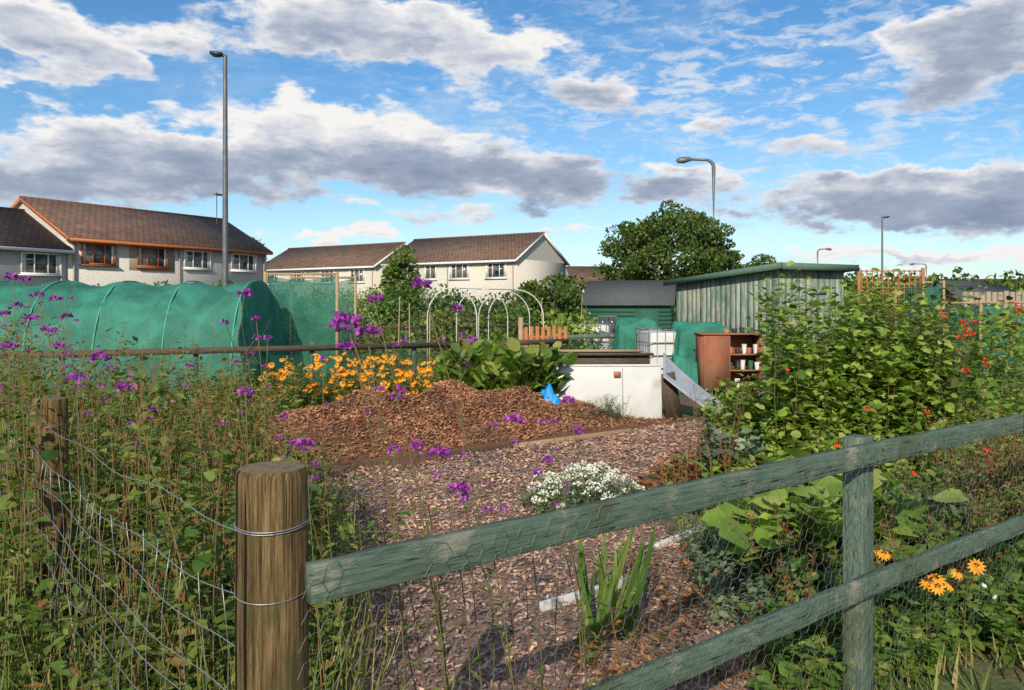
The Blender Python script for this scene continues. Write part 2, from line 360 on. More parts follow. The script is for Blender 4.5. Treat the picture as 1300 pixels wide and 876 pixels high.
crack=t.mapr(t.noise(t.vm('MULTIPLY',v,(34,34,.6)),1.2,3,.5),.40,.36)
c=t.mix(t.math('MULTIPLY',crack,.92),c,(.010,.007,.004))
t.l.new(c,p.inputs['Base Color']); p.inputs['Roughness'].default_value=.95; p.inputs['Specular IOR Level'].default_value=.12
bump(t,p,t.math('SUBTRACT',t.math('ADD',g1,t.math('MULTIPLY',g3,.6)),t.math('MULTIPLY',crack,1.5)),1.0,.009); M['post']=m
m,t,p,o=newmat('post_end_grain'); v=objco(t,(1,1,0))
r=t.vm('LENGTH',v); nz=t.noise(v,12,4); rr=t.math('SINE',t.math('MULTIPLY',t.math('ADD',r,t.math('MULTIPLY',nz,.01)),900))
c=t.mix(t.mapr(rr,-1,1),(.10,.07,.035),(.22,.16,.09)); c=t.mix(t.mapr(t.noise(v,40,4),.5,.65),c,(.07,.07,.04)); t.l.new(c,p.inputs['Base Color']); p.inputs['Roughness'].default_value=.9; M['endg']=m

# ---------------------------------------------------------------- ground
mb=MB(); mb.add([(-900,-60,0),(900,-60,0),(900,1500,0),(-900,1500,0)],[[0,1,2,3]]); mb.build('ground',[M['ground']])
def scatter_poly(poly,n):
    poly=np.array(poly); lo=poly.min(0);hi=poly.max(0); outp=[]
    while len(outp)<n:
        q=rng.uniform(lo,hi,(n*2,2)); ins=np.zeros(len(q),bool); j=len(poly)-1
        for i in range(len(poly)):
            xi,yi=poly[i];xj,yj=poly[j]
            ins^=((yi>q[:,1])!=(yj>q[:,1]))&(q[:,0]<(xj-xi)*(q[:,1]-yi)/(yj-yi+1e-12)+xi); j=i
        outp+=list(q[ins])
    return np.array(outp[:n])
path=[(-1.9,2.8),(.9,2.8),(1.2,4.4),(1.05,6.2),(2.2,7.6),(4.6,11.2),(3.6,12.0),(1.3,10.2),(-1.9,7.55),(-2.3,5.)]
mb=MB(); mb.add([(x,y,.004) for x,y in path],[list(range(len(path)))]); mb.build('woodchip_path',[M['soil']])
q=scatter_poly(path,46000); N=len(q)
mb=MB(); a=rng.uniform(0,6.28,N)
far=.7+.06*q[:,1]
mb.leaves(QD,np.c_[q,rng.uniform(.008,.03,N)],np.stack([np.cos(a),np.sin(a),rng.normal(0,.3,N)],1),np.array([0,0,1])+rng.normal(0,.35,(N,3)),rng.uniform(.010,.040,N)*far,0,.42)
mb.build('woodchips',[M['chip2']])
md=np.array([.77,.64]); mn=np.array([-.64,.77]); mc=np.array([-.75,10.2])
def mh(x,y):
    u=((x-mc[0])*md[0]+(y-mc[1])*md[1]); v=((x-mc[0])*mn[0]+(y-mc[1])*mn[1])
    h=.50*np.exp(-((u+.2)/1.5)**2)*np.exp(-(v/.75)**2)+.22*np.exp(-((u-1.6)/1.1)**2-(v/.8)**2)+.31*np.exp(-((u+1.8)/.9)**2-(v/.9)**2)
    return h*(1+.12*np.sin(x*5+y*3)+.08*np.sin(x*11-y*7))+.03*np.exp(-(u/3)**2-(v/1.2)**2)-.012
us=np.linspace(-3.4,3.4,110); vs=np.linspace(-1.9,1.9,60); U,Vv=np.meshgrid(us,vs,indexing='ij')
xx=mc[0]+U*md[0]+Vv*mn[0]; yy=mc[1]+U*md[1]+Vv*mn[1]; zz=mh(xx,yy)
ii=np.arange(109)[:,None]*60+np.arange(59)[None]; fq=np.stack([ii,ii+60,ii+61,ii+1],-1).reshape(-1,4)
e=empty('bark_chip_mound')
mb=MB(); mb.add(np.stack([xx,yy,zz],-1).reshape(-1,3),fq); mb.build('mound_body',[M['moundm']],True,e)
N=52000; u=rng.normal(0,1.5,N); v=rng.normal(0,.75,N); ok=(abs(u)<3.3)&(v>-1.15)&(v<1.8); u=u[ok];v=v[ok];N=len(u)
x=mc[0]+u*md[0]+v*mn[0]; y=mc[1]+u*md[1]+v*mn[1]; z=mh(x,y)+rng.uniform(.0,.03,N); a=rng.uniform(0,6.28,N)
mb=MB(); mb.leaves(QD,np.c_[x,y,np.maximum(z,.012)],np.stack([np.cos(a),np.sin(a),rng.normal(0,.5,N)],1),np.array([0,-.3,1])+rng.normal(0,.5,(N,3)),rng.uniform(.014,.046,N),0,.5)
mb.build('mound_chips',[M['chip']],False,e)
def plank(name,p,q,h,th,mat,z0=0,parent=None):
    p=np.array(p);q=np.array(q); L=np.linalg.norm(q-p); a=math.atan2(*(q-p)[::-1]); c=(p+q)/2
    return obox(name,(L,th,h),(c[0],c[1],z0+h/2),mat,parent,(0,0,a),.004)
e=empty('bed_edging')
plank('plank_1',(-1.9,7.65),(.0,9.05),.06,.035,M['dwood'],0,e); plank('plank_2',(.02,9.07),(1.5,10.2),.06,.035,M['lwood'],0,e)
e=empty('raised_bed_edging')
plank('side_1',(1.15,6.9),(1.9,6.15),.14,.05,M['dwood'],0,e); plank('side_2',(1.15,6.95),(2.3,7.9),.14,.05,M['dwood'],0,e)
e=empty('white_edging_strips'); plank('strip_1',(.15,4.22),(.75,4.68),.05,.03,M['whitep'],0,e); plank('strip_2',(.95,5.3),(1.35,5.75),.04,.03,M['whitep'],0,e)

# ---------------------------------------------------------------- foreground fence
def roundpost(name,x,y,r,h,parent=None):
    mb=MB(); sg=96; zs=np.r_[-.2,np.linspace(0,h-.02,50),h-.006,h]; th=np.arange(sg)*2*np.pi/sg
    V=[]
    for k,zv in enumerate(zs):
        rr=r*(1+.018*np.sin(3*th+zv*2)+.012*np.sin(7*th+1+zv)+.012*np.sin(zv*9)+.007*np.sin(19*th+zv*3)
           -.09*np.exp(-((th-4.3-.1*np.sin(zv*8))/.045)**2)*min(1,max(0,(zv-.55)*3))-.06*np.exp(-((th-5.2-.05*np.sin(zv*11))/.035)**2)*min(1,max(0,(1.12-zv)*3))-.05*np.exp(-((th-4.85-.04*np.sin(zv*15))/.03)**2))
        if k==len(zs)-2: rr=rr*.975
        if k==len(zs)-1: rr=rr*.93
        V+=list(np.c_[rr*np.cos(th),rr*np.sin(th),np.full(sg,zv)])
    i=np.arange(len(zs)-1)[:,None]*sg; j=np.arange(sg)[None]; j2=(j+1)%sg
    mb.add(V,np.stack([i+j,i+j2,i+sg+j2,i+sg+j],-1).reshape(-1,4),0)
    top=V[-sg:]; mb.add(top+[(0,0,h+.002)],[[k,(k+1)%sg,sg] for k in range(sg)],1)
    o=mb.build(name,[M['post'],M['endg']],True,parent); o.location=(x,y,0); return o
P0=np.array([-.525,1.76]); P1=np.array([-2.06,3.6])
dirn=(P1-P0)/np.linalg.norm(P1-P0)
P2=P1+dirn*2.4
fe=empty('wire_fence')
roundpost('fence_post_1',*P0,.076,1.25,fe); roundpost('fence_post_2',*P1,.064,1.19,fe); roundpost('fence_post_3',*P2,.06,1.18,fe)
mb=MB()
for z0,sg in((1.13,.03),(.98,.05),(.86,.03),(.75,.045),(.65,.03),(.55,.04),(.44,.02),(.3,.02)):
    for A,B in((P0,P1),(P1,P2)):
        tt=np.linspace(0,1,24); off=np.array([-dirn[1],dirn[0]])*-.075
        pts=np.c_[A[0]+(B[0]-A[0])*tt-off[0],A[1]+(B[1]-A[1])*tt-off[1],z0-sg*np.sin(np.pi*tt)+.012*np.sin(tt*17+z0*9)]
        mb.tube(pts,.0016,4,0)
for k in range(34):
    f=k/34*4.6; b=P0+dirn*f-np.array([-dirn[1],dirn[0]])*-.075
    zt=.98-.04*math.sin(f); q=np.linspace(0,1,12)
    mb.tube(np.c_[b[0]+.01*np.sin(q*9+k)+.02*q,b[1]+.01*np.cos(q*7+k),.1+(zt-.1)*q],.0012,4,0)
for z0 in(1.13,1.135,.985):
    th=np.linspace(0,2*np.pi,30); mb.tube(np.c_[P0[0]+.0785*np.cos(th),P0[1]+.0785*np.sin(th),z0+.008*np.sin(th)],.0015,4,0)
th=np.linspace(0,2*np.pi,30); mb.tube(np.c_[P1[0]+.066*np.cos(th),P1[1]+.066*np.sin(th),1.08+.008*np.sin(th)],.0015,4,0)
mb.build('wires',[M['wire']],True,fe)
R0=np.array([-.44,1.73]); R1=np.array([1.455,3.218]); R2=np.array([2.62,4.13]); R3=np.array([5.2,6.1])
re_=empty('timber_rail_fence')
def rail(name,A,B,zc,h=.085,th=.036):
    L=np.linalg.norm(B-A); a=math.atan2(B[1]-A[1],B[0]-A[0]); c=(A+B)/2
    n=60; mb=MB(); V=[]
    prof=[(-.5,-.46),(-.46,-.5),(.46,-.5),(.5,-.46),(.5,.46),(.46,.5),(-.46,.5),(-.5,.46)]
    for i in range(n):
        u=i/(n-1)*L-L/2; wy=.003*math.sin(u*2.1+zc)+.0012*math.sin(u*13); wz=.005*math.sin(u*1.3+1)+.0015*math.sin(u*21)
        V+=[(u,py_*th+wy,pz_*h*(1+.025*math.sin(u*9+3))+wz) for py_,pz_ in prof]
    mb.add(V,[[i*8+j,(i+1)*8+j,(i+1)*8+(j+1)%8,i*8+(j+1)%8] for i in range(n-1) for j in range(8)])
    mb.f.append((np.array([list(range(8))]),0)); mb.f.append((np.array([[ (n-1)*8+7-k for k in range(8)]]),0))
    o=mb.build(name,[M['gwood']],False,re_); o.location=(c[0],c[1],zc); o.rotation_euler=(0,0,a); return o
rail('top_rail_1',R0,R2,1.01); rail('top_rail_2',R2+(.004,.003),R3,1.005)
rail('bottom_rail_1',R0+(.03,.03),R2,.49,.08); rail('bottom_rail_2',R2+(.004,.003),R3,.485,.08)
rd=(R2-R0)/np.linalg.norm(R2-R0); rn=np.array([rd[1],-rd[0]]); ra=math.atan2(rd[1],rd[0])
for k,R in enumerate((R1,R3)):
    pc=R-rn*.072; obox('square_post_%d'%k,(.10,.085,1.28),(pc[0],pc[1],.435),M['gpost'],re_,(0,0,ra+.04),.006)
mb=MB()
for z_ in(1.03,.99,.50,.47):
    c=R1+rn*.021+rd*(.02 if z_ in(1.03,.47) else -.02); mb.tube([(c[0],c[1],z_),(c[0]+rn[0]*.004,c[1]+rn[1]*.004,z_)],.005,8)
mb.build('nails',[M['dmetal']],False,re_)
mb=MB(); Lf=np.linalg.norm(R3-R0); s_=.030; segs=[]
cols=int(Lf/(1.5*s_)); rows=int(1.02/(math.sqrt(3)*s_))
for c_ in range(cols):
    for r_ in range(rows):
        cx=c_*1.5*s_; cz=.05+r_*math.sqrt(3)*s_+(math.sqrt(3)/2*s_ if c_%2 else 0)
        cor=[(cx+s_*math.cos(k*math.pi/3),cz+s_*math.sin(k*math.pi/3)) for k in range(6)]
        segs+=[(cor[0],cor[1]),(cor[1],cor[2]),(cor[2],cor[3])]
segs=np.array(segs); wob=lambda u,z: (.028+.012*np.sin(u*6+z*4)+.008*np.sin(u*17-z*11), .009*np.sin(u*9+z*13)+.005*np.sin(u*31+z*23))
def w3(q):
    n_,dz=wob(q[:,0],q[:,1]); u=q[:,0]+.006*np.sin(q[:,1]*21+q[:,0]*14)
    return np.stack([R0[0]+rd[0]*u+rn[0]*n_,R0[1]+rd[1]*u+rn[1]*n_,q[:,1]+dz+.008*np.sin(u*3)],1)
A3=w3(segs[:,0]);B3=w3(segs[:,1]); dv=B3-A3; dv/=np.linalg.norm(dv,axis=1)[:,None]
s1=np.cross(dv,np.array([rn[0],rn[1],0.])); s2=np.cross(dv,s1); rw=.0007
V=[]
for k in range(3):
    th=k*2.094; o_=rw*(math.cos(th)*s1+math.sin(th)*s2); V+=[A3+o_,B3+o_]
V=np.stack(V,1); fc=np.array([(0,2,3,1),(2,4,5,3),(4,0,1,5)])
mb.add(V.reshape(-1,3),(np.arange(len(A3))[:,None,None]*6+fc[None]).reshape(-1,4)); mb.build('chicken_wire',[M['hexw']],False,re_)

# ---------------------------------------------------------------- vegetation: foreground left
def topz(px,d):
    return np.interp(px,[-200,20,60,110,200,270,330,380,430],[1.5,1.62,1.5,1.36,1.38,1.36,1.2,.9,.65])
mb=MB()
poly=[(-1.0,2.6),(-.80,3.1),(-1.0,4.6),(-1.8,6.4),(-5.4,8.2),(-6.0,6.5),(-2.5,3.7)]
for x,y in scatter_poly(poly,400):
    h=topz(650+x/y*F,y)*rng.uniform(.62,1.05)
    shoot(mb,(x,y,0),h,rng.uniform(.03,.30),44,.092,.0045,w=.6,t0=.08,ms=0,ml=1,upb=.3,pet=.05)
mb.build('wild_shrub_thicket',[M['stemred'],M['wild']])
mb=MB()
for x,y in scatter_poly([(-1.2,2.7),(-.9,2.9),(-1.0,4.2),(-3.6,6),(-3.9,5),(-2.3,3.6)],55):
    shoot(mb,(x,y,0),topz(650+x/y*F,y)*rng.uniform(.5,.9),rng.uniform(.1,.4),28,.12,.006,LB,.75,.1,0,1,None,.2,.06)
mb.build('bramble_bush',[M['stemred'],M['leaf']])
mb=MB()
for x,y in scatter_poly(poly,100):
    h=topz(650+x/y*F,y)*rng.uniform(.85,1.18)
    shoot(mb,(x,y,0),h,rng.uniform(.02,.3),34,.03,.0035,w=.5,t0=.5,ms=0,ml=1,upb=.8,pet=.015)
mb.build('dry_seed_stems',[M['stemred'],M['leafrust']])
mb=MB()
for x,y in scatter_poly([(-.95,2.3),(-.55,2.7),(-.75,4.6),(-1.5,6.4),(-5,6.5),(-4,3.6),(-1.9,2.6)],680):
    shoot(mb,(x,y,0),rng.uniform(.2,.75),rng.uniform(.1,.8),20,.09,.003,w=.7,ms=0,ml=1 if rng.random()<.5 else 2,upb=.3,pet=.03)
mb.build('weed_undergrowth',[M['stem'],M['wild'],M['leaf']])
def grass(name,poly,n,h0,h1,mat,wd=.1):
    q=scatter_poly(poly,n); mb=MB(); h=rng.uniform(h0,h1,n); a=rng.uniform(0,6.28,n)
    d=np.stack([np.cos(a)*.5,np.sin(a)*.5,np.ones(n)],1)+rng.normal(0,.2,(n,3))
    tp=(np.array([(-.5,0,0),(.5,0,0),(.35,.55,.0),(-.35,.55,.0),(0,1,-.18)]),np.array([(0,1,2),(0,2,3),(3,2,4)]))
    mb.leaves(tp,np.c_[q,np.zeros(n)],d,np.stack([np.cos(a),np.sin(a),np.zeros(n)],1),h,0,wd)
    return mb.build(name,[mat])
grass('long_grass',[(-.6,2.0),(-.4,2.4),(-.8,4.4),(-4.5,7),(-5,5),(-2.4,2.2)],4200,.2,.7,M['grass'],.016)
grass('allotment_grass',[(-9,7),(-3,7.5),(-2.3,9.5),(-2,13),(3,14),(8,9),(16,12),(26,34),(-24,34),(-14,14)],40000,.08,.3,M['grass'],.09)
grass('right_bed_weeds',[(.9,3.0),(3,3.6),(6,7),(8,10),(4.5,11),(2.3,7.6),(1.2,6)],9000,.05,.2,M['grass'],.07)

def flowerstalks(name,pts,leafmat='wild',headmat='purple',hr=.03,n=45,ls=.016,nl=7):
    mb=MB()
    for px,py,d,sz in pts:
        x=X(px,d);z=Z(py,d); y=d
        bx=x+rng.normal(0,.10)+(.10 if px>350 else -.02); by=y+rng.normal(0,.08)+.1
        tt=np.linspace(0,1,9); bend=np.sin(tt*np.pi)*rng.normal(0,.05)
        pts3=np.c_[bx+(x-bx)*tt**1.3+bend,by+(y-by)*tt,z*tt]; mb.tube(pts3,.003-.0018*tt,4,0)
        head(mb,(x,y,z),hr*sz,int(n*sz),2,ls*(.6+.4*sz))
        for k in range(int(rng.integers(1,4))):
            a=rng.uniform(0,6.28); L_=rng.uniform(.03,.10)*sz; tk=.86+.03*k
            p=np.array([np.interp(tk,tt,pts3[:,0]),np.interp(tk,tt,pts3[:,1]),z*tk]); q=p+np.array([math.cos(a)*L_,math.sin(a)*L_,L_*1.3])
            mb.tube([p,(p+q)/2+(0,0,-.005),q],.0012,3,0,False); head(mb,q,hr*.5*sz,int(n*.35*sz),2,ls*.75)
        ntk=rng.uniform(.1,.85,nl)
        for k in ntk:
            p=[np.interp(k,tt,pts3[:,0]),np.interp(k,tt,pts3[:,1]),z*k]; a=rng.uniform(0,6.28)
            mb.leaves(L4,[p],[[math.cos(a),math.sin(a),.5]],[[0,0,1]],[.09*(1.1-k)],1,.4)
    return mb.build(name,[M['stem'],M[leafmat],M[headmat]])
verb=[(535,362,2.1,1.1),(475,381,2.3,.9),(580,393,2.5,.8),(440,414,1.95,1.7),(466,424,2.0,1.2),(445,440,2.1,.8),(310,375,2.6,1.),(312,499,2.5,.9),
(15,353,3.2,1),(72,380,3.4,1.1),(40,405,3.2,1.1),(22,388,3.3,1),(126,455,2.8,1.3),(60,420,3.2,1.1),(98,480,2.8,1.1),(158,492,2.7,1.1),(50,375,3.8,1),(85,402,3.5,1),(12,440,3,1.2),
(388,566,2.3,1.1),(372,564,2.4,.7),(556,578,2.2,1.3),(530,567,2.4,.8),(583,622,2.1,1.1),(500,572,2.5,.9),(652,535,2.4,1.2),(720,510,2.7,1),
(735,548,2.8,.8),(695,585,2.6,.7),(683,600,2.6,.7),(360,530,2.6,.6),(503,505,2.8,.7),(340,430,3,.6),(590,578,2.7,.6),(410,455,3,.5),(30,355,3.6,.9),(300,460,3,.6),(325,405,3,.6),(5,400,3.3,1.2),(195,520,2.8,.7),(240,465,3.2,.6),(75,440,3.0,.9)]
flowerstalks('verbena_plant',verb,hr=.022,n=48,ls=.012)
mb=MB()
for px,py,d in[(455,400,2.2),(520,450,2.3),(290,415,2.8),(250,450,2.9),(215,470,3),(150,400,3.3),(640,600,2.6),(610,560,2.8),(700,480,3),(345,470,2.6),(180,430,3.2),(275,380,3.2),(230,440,3.3),(300,400,3.4),(130,430,3.5)]:
    shoot(mb,(X(px,d)+.12,d+.1,0),Z(py,d),.1,14,.055,.003,w=.4,az=math.pi,t0=.3)
mb.build('tall_weed_stalks',[M['stemred'],M['wild']])

# ---------------------------------------------------------------- right side beds
def patch(name,poly,n,h,lean,nl,ls,mats,tpl=L4,w=1.,r=.004,t0=.15,upb=.35,pet=0.):
    mb=MB()
    for x,y in scatter_poly(poly,n): shoot(mb,(x,y,0),rng.uniform(*h),rng.uniform(*lean),nl,ls,r,tpl,w,t0,0,1,None,upb,pet)
    return mb.build(name,[M[m] for m in mats])
mb=MB()
for px0,px1,d0,d1,h0,h1,n,mt,nl in[(985,1035,7.4,8.4,1.45,2.05,26,1,60),(1030,1110,7.4,9.,1.2,1.8,44,1,62),(1100,1215,7.2,9.,1.15,1.75,60,1,60),(1070,1140,7.8,8.6,1.75,2.12,16,1,52),(1150,1235,7.6,8.8,1.5,2.05,24,2,50),(925,1000,8,9,.55,1.0,26,1,50)]:
    for k in range(n):
        d=rng.uniform(d0,d1); shoot(mb,(X(rng.uniform(px0,px1),d),d,0),rng.uniform(h0,h1),rng.uniform(.03,.38),nl,.125,.006,LB,.88,.12,0,mt if rng.random()<.85 else 3-mt,None,.1,.10)
mb.build('raspberry_bush',[M['stem'],M['leafyel'],M['leaf']])
mb=MB()
for px,py in[(1222,412),(1228,418),(1235,410),(1232,425),(1220,430),(1288,388),(1292,395),(1198,402),(1253,460),(1225,470),(1160,560),(1180,520)]:
    d=7.0+rng.uniform(-.2,.3)
    for k in range(2):
        c=(X(px,d)+rng.normal(0,.02),d,Z(py,d)+rng.normal(0,.02)); head(mb,c,.02,12,0,.02)
        mb.tube([(c[0],c[1],c[2]),(c[0]+.01,c[1]+.05,c[2]-.12),(c[0],c[1]+.12,c[2]-.4)],.003,3,1,False)
mb.build('red_flower_clusters',[M['red'],M['stem']])
patch('nasturtium_patch',[(2.0,6.0),(4.2,6.4),(7.4,9.2),(5.2,10.6),(2.6,8.2)],300,(.25,.85),(.1,.6),22,.10,['stem','leafyel'],LB,.95,.004,.2,.3,.06)
patch('shrubby_weeds',[(5.0,7.2),(7.6,8.5),(8.5,11.5),(5.5,10)],150,(.5,1.15),(.1,.5),34,.10,['stem','leaf'],L4,.8,pet=.03)
patch('seedhead_stalks',[(3.6,5.1),(5.2,6.3),(4.6,7.2),(3.2,6.2)],170,(.5,.9),(.1,.5),28,.055,['stemred','leafrust'],L4,.5)
patch('mixed_greens',[(1.4,3.6),(3.2,4.6),(4.9,6.2),(3.2,6.6),(1.3,5.4)],380,(.15,.42),(.1,.8),15,.105,['stem','leaf'],LB,.8,.003,.15,.3,.05)
patch('fence_side_weeds',[(2.5,4.5),(3.7,5.0),(5.6,6.6),(5.0,7.2),(3.3,5.9)],150,(.4,.85),(.1,.6),26,.08,['stemred','wild'],L4,.7)
patch('squash_plant',[(1.35,4.3),(2.1,4.5),(2.4,5.4),(1.5,5.5)],75,(.3,.6),(.2,.7),7,.25,['stem','leafyel'],LB,1.15,.005,.5,.15,.08)
patch('cabbage_plant',[(2.5,4.9),(3.1,5.3),(3.0,5.9),(2.4,5.6)],34,(.15,.34),(.3,.9),10,.22,['stem','leafblue'],LB,1.15,.006,.1,.5,.02)
patch('beetroot_row',[(1.0,6.3),(2.2,7.0),(2.5,8.2),(1.5,7.6)],60,(.12,.32),(.1,.7),12,.11,['stemred','leafrust'],LB,.8,.004)
patch('salad_row',[(1.2,6.0),(2.4,6.5),(2.7,8.0),(1.6,7.6)],80,(.12,.35),(.2,.8),12,.12,['stem','leafyel'],LB,.8,.004)
patch('kale_plant',[(1.6,6.8),(2.3,7.2),(2.6,8.3),(2.1,8.3)],44,(.25,.5),(.1,.6),14,.15,['stem','leafblue'],LB,1.,.006)
patch('leafy_bed',[(2.2,8.2),(3.6,9),(4.8,11.2),(3.6,11.4),(2.4,9.8)],150,(.2,.6),(.1,.6),18,.13,['stem','leafyel'],LB,.9)
patch('low_groundcover',[(1.,3.2),(2.6,3.6),(3.2,4.6),(1.4,4.6)],330,(.08,.3),(.1,.9),14,.075,['stem','leaf'],LB,.85,.002)
patch('mint_patch',[(.95,3.9),(1.5,3.9),(1.6,5.0),(1.1,5.2)],90,(.15,.4),(.1,.6),18,.06,['stem','leafblue'],L4,.9,.002)
patch('dry_bed_stems',[(1.2,3.6),(3.2,4.4),(4.0,5.6),(1.5,5.6)],130,(.3,.7),(.1,.7),20,.045,['stemred','leafrust'],L4,.5,.003,.4,.6)
patch('seedling_weeds',[(.2,3.3),(1.1,3.2),(1.2,4.6),(.6,4.9)],50,(.08,.35),(.1,.9),14,.06,['stem','leafrust'],L4,.7,.002)
patch('path_edge_weeds',[(-1.9,3.2),(-.9,3.2),(-1.0,6.),(-1.9,7.3),(-2.6,7)],130,(.08,.4),(.1,.9),16,.07,['stem','wild'],L4,.8,.002)
patch('path_weeds',[(-.9,3.0),(.9,3.0),(1.0,6.5),(1.8,9),(-.6,7)],34,(.03,.12),(.3,1.),12,.04,['stem','leaf'],L4,.8,.0015)
patch('rust_dock_stalks',[(1.1,6.0),(1.75,6.3),(2.0,7.2),(1.3,7.0)],26,(.5,.95),(.02,.25),40,.035,['stemred','leafrust'],L4,.7,.005)
mb=MB()
tp=(np.array([(-.5,0,0),(.5,0,0),(.5,.5,0),(-.5,.5,0),(-.3,.82,-.04),(.3,.82,-.04),(0,1,-.1)]),np.array([(0,1,2),(0,2,3),(3,2,5),(3,5,4),(4,5,6)]))
for cx,cy in((.33,3.75),(.5,3.9),(.42,4.1)):
    n=7; a=rng.uniform(0,6.28,n); mb.leaves(tp,np.c_[cx+rng.normal(0,.05,n),cy+rng.normal(0,.04,n),np.zeros(n)],np.stack([.4*np.cos(a),.2*np.sin(a),np.ones(n)],1),np.stack([.3*np.cos(a),-np.ones(n),np.zeros(n)],1),rng.uniform(.35,.64,n),0,.055)
mb.build('gladiolus_leaves',[M['leaf']])
mb=MB()
for k in range(190):
    a=rng.uniform(0,6.28); r=math.sqrt(rng.random())*.47; x=.60+r*math.cos(a)*1.1; y=6.35+r*math.sin(a)*.7; h=.32*math.sqrt(max(.05,1-(r/.50)**2))*rng.uniform(.7,1.2)
    tpp=shoot(mb,(x,y,0),h,.2,16,.06,.002,w=.5,t0=.2,ml=1)
    if rng.random()<.6: head(mb,tpp,.034,22,2,.016)
mb.build('white_alyssum_flowers',[M['stem'],M['leafblue'],M['white']])
def daisies(name,pts,r,mat='orange',leaf='leaf'):
    mb=MB()
    for x,y,z in pts:
        shoot(mb,(x+rng.normal(0,.03),y+.03,0),z,.0,8,.08,.003,w=.4,t0=.1)
        tilt=np.array([rng.normal(0,.35),-.6+rng.normal(0,.35),.8]); tilt/=np.linalg.norm(tilt)
        u=np.cross(tilt,[1,0,0.]);u/=np.linalg.norm(u);v=np.cross(tilt,u); n=12; a=np.arange(n)*2*np.pi/n
        dr=np.cos(a)[:,None]*u+np.sin(a)[:,None]*v-tilt*rng.uniform(.05,.4)
        rr=r*rng.uniform(.75,1.15); c=np.array([x,y,z+.01])
        mb.leaves(L4,np.repeat([c],n,0),dr,np.repeat([tilt],n,0),rr,2,.62)
        head(mb,c+tilt*.006,rr*.26,18,3,rr*.2,1.)
    return mb.build(name,[M['stem'],M[leaf],M[mat],M['disc']])
pts=[(X(px,d),d,Z(py,d)) for px,py,d in[(1187,738,3.6),(1216,730,3.65),(1190,748,3.5),(1122,706,3.7),(1205,745,3.6),(1240,722,3.8),(1112,702,3.9),(1180,742,3.55)]]
daisies('rudbeckia_flowers',pts,.045)
pts=[(X(px,d),d,Z(py,d)) for px,py,d in[(1235,715,3.9),(1250,745,3.8),(1262,760,3.8)]]; daisies('white_daisy_flowers',pts,.02,'white')
pts=[]
for k in range(360):
    px=rng.uniform(330,585); base=rng.choice([466,476,488,498,506]); py=base+rng.normal(0,8)-(6 if 400<px<520 else 0); d=rng.uniform(11.5,12.6); pts.append((X(px,d),d,max(.2,Z(py,d))))
daisies('rudbeckia_border',pts,.056)
patch('rudbeckia_foliage',[(-4.6,11.4),(-.7,11.8),(-.9,13),(-4.6,12.8)],300,(.3,.68),(.05,.4),22,.12,['stem','leaf'],L4,.6)
pts=[(X(px,d),d,Z(py,d)) for px,py,d in[(1253,572,5.6),(1063,566,6.2),(1100,520,7),(1000,470,7.2),(1162,602,5.2)]]; daisies('red_nasturtium_flowers',pts,.03,'red')
mb=MB()
for k in range(260):
    a=rng.uniform(0,6.28); r=math.sqrt(rng.random())*.72; b=np.array([X(638,11.5)+r*math.cos(a),11.45+r*math.sin(a)*.55,0])
    h=rng.uniform(.35,1.2)*(1-.25*r); shoot(mb,b,h,.10+.35*r,6,.36,.010,LB,.78,.3,0,1 if rng.random()<.55 else 2,a,.9,.05)
mb.build('horseradish_plant',[M['stem'],M['leafyel'],M['leaf']])
patch('silver_shrub',[(X(752,10.9),10.8),(X(795,10.9),10.8),(X(795,11),11.1),(X(752,11),11.1)],34,(.2,.45),(.1,.5),30,.06,['stem','leafblue'],L4,.35)
patch('midground_weeds',[(-9,8.5),(-5,9),(-2.6,9.0),(-2.8,12),(-9,11.5)],330,(.4,.98),(.1,.5),26,.12,['stem','wild'],L4,.7)
patch('back_garden_plants',[(-9,17),(-1,16),(3,19),(10,22),(14,30),(-12,30)],300,(.4,1.1),(.1,.5),26,.16,['stem','leaf'],L4,.8)
patch('right_back_plants',[(6.5,11),(11,12),(20,20),(22,30),(9,24)],340,(.4,1.15),(.1,.5),28,.16,['stem','leaf'],L4,.8)
patch('tall_weeds_right',[(8.0,11.5),(9.5,12),(9.5,13),(8,13)],20,(1.2,1.9),(.02,.2),40,.08,['stem','leafyel'],L4,.6)

# ---------------------------------------------------------------- cold frame / white panel
e=empty('cold_frame',(0,0,0))
xa,xb,dd=.56,2.12,11.35
obox('front_panel',(xb-xa,.035,.74),((xa+xb)/2,dd,.39),M['whitep'],e,(-.08,0,.05),.008)
obox('front_panel_cap',(xb-xa,.06,.03),((xa+xb)/2,dd+.03,.775),M['whitep'],e,(-.08,0,.05),.006)
obox('panel_joint',(.012,.02,.72),(xa+1.0,dd-.014,.385),M['greyp'],e,(-.08,0,.05))
obox('label',(.10,.004,.07),(xa+.92,dd-.045,.66),M['terra'],e,(-.08,0,.05))
obox('back_board',(xb-xa,.03,.55),((xa+xb)/2,dd+.7,.28),M['dwood'],e)
obox('side_board_left',(.03,.66,.6),(xa+.03,dd+.36,.31),M['dwood'],e)
obox('side_board_right',(.03,.66,.6),(xb-.06,dd+.40,.31),M['dwood'],e)
obox('prop_board',(.24,.03,.66),(xb+.15,dd+.16,.33),M['dwood'],e,(.05,-.2,.1))
mb=MB(); nu,nv=34,24; V=[]
for i in range(nu):
    for j in range(nv):
        s=i/(nu-1); q=j/(nv-1)
        V.append((xb+.02+s*.86+q*.14, dd-.02+q*.75-.12*s, .60*(1-s)**1.2+.02+.30*q*(1-.45*s)+.012*math.sin(q*50)))
idx=[[i*nv+j,(i+1)*nv+j,(i+1)*nv+j+1,i*nv+j+1] for i in range(nu-1) for j in range(nv-1)]
mb.add(V,idx); o=mb.build('leaning_sheet',[M['greyp']],True,e); sm=o.modifiers.new('s','SOLIDIFY'); sm.thickness=.012
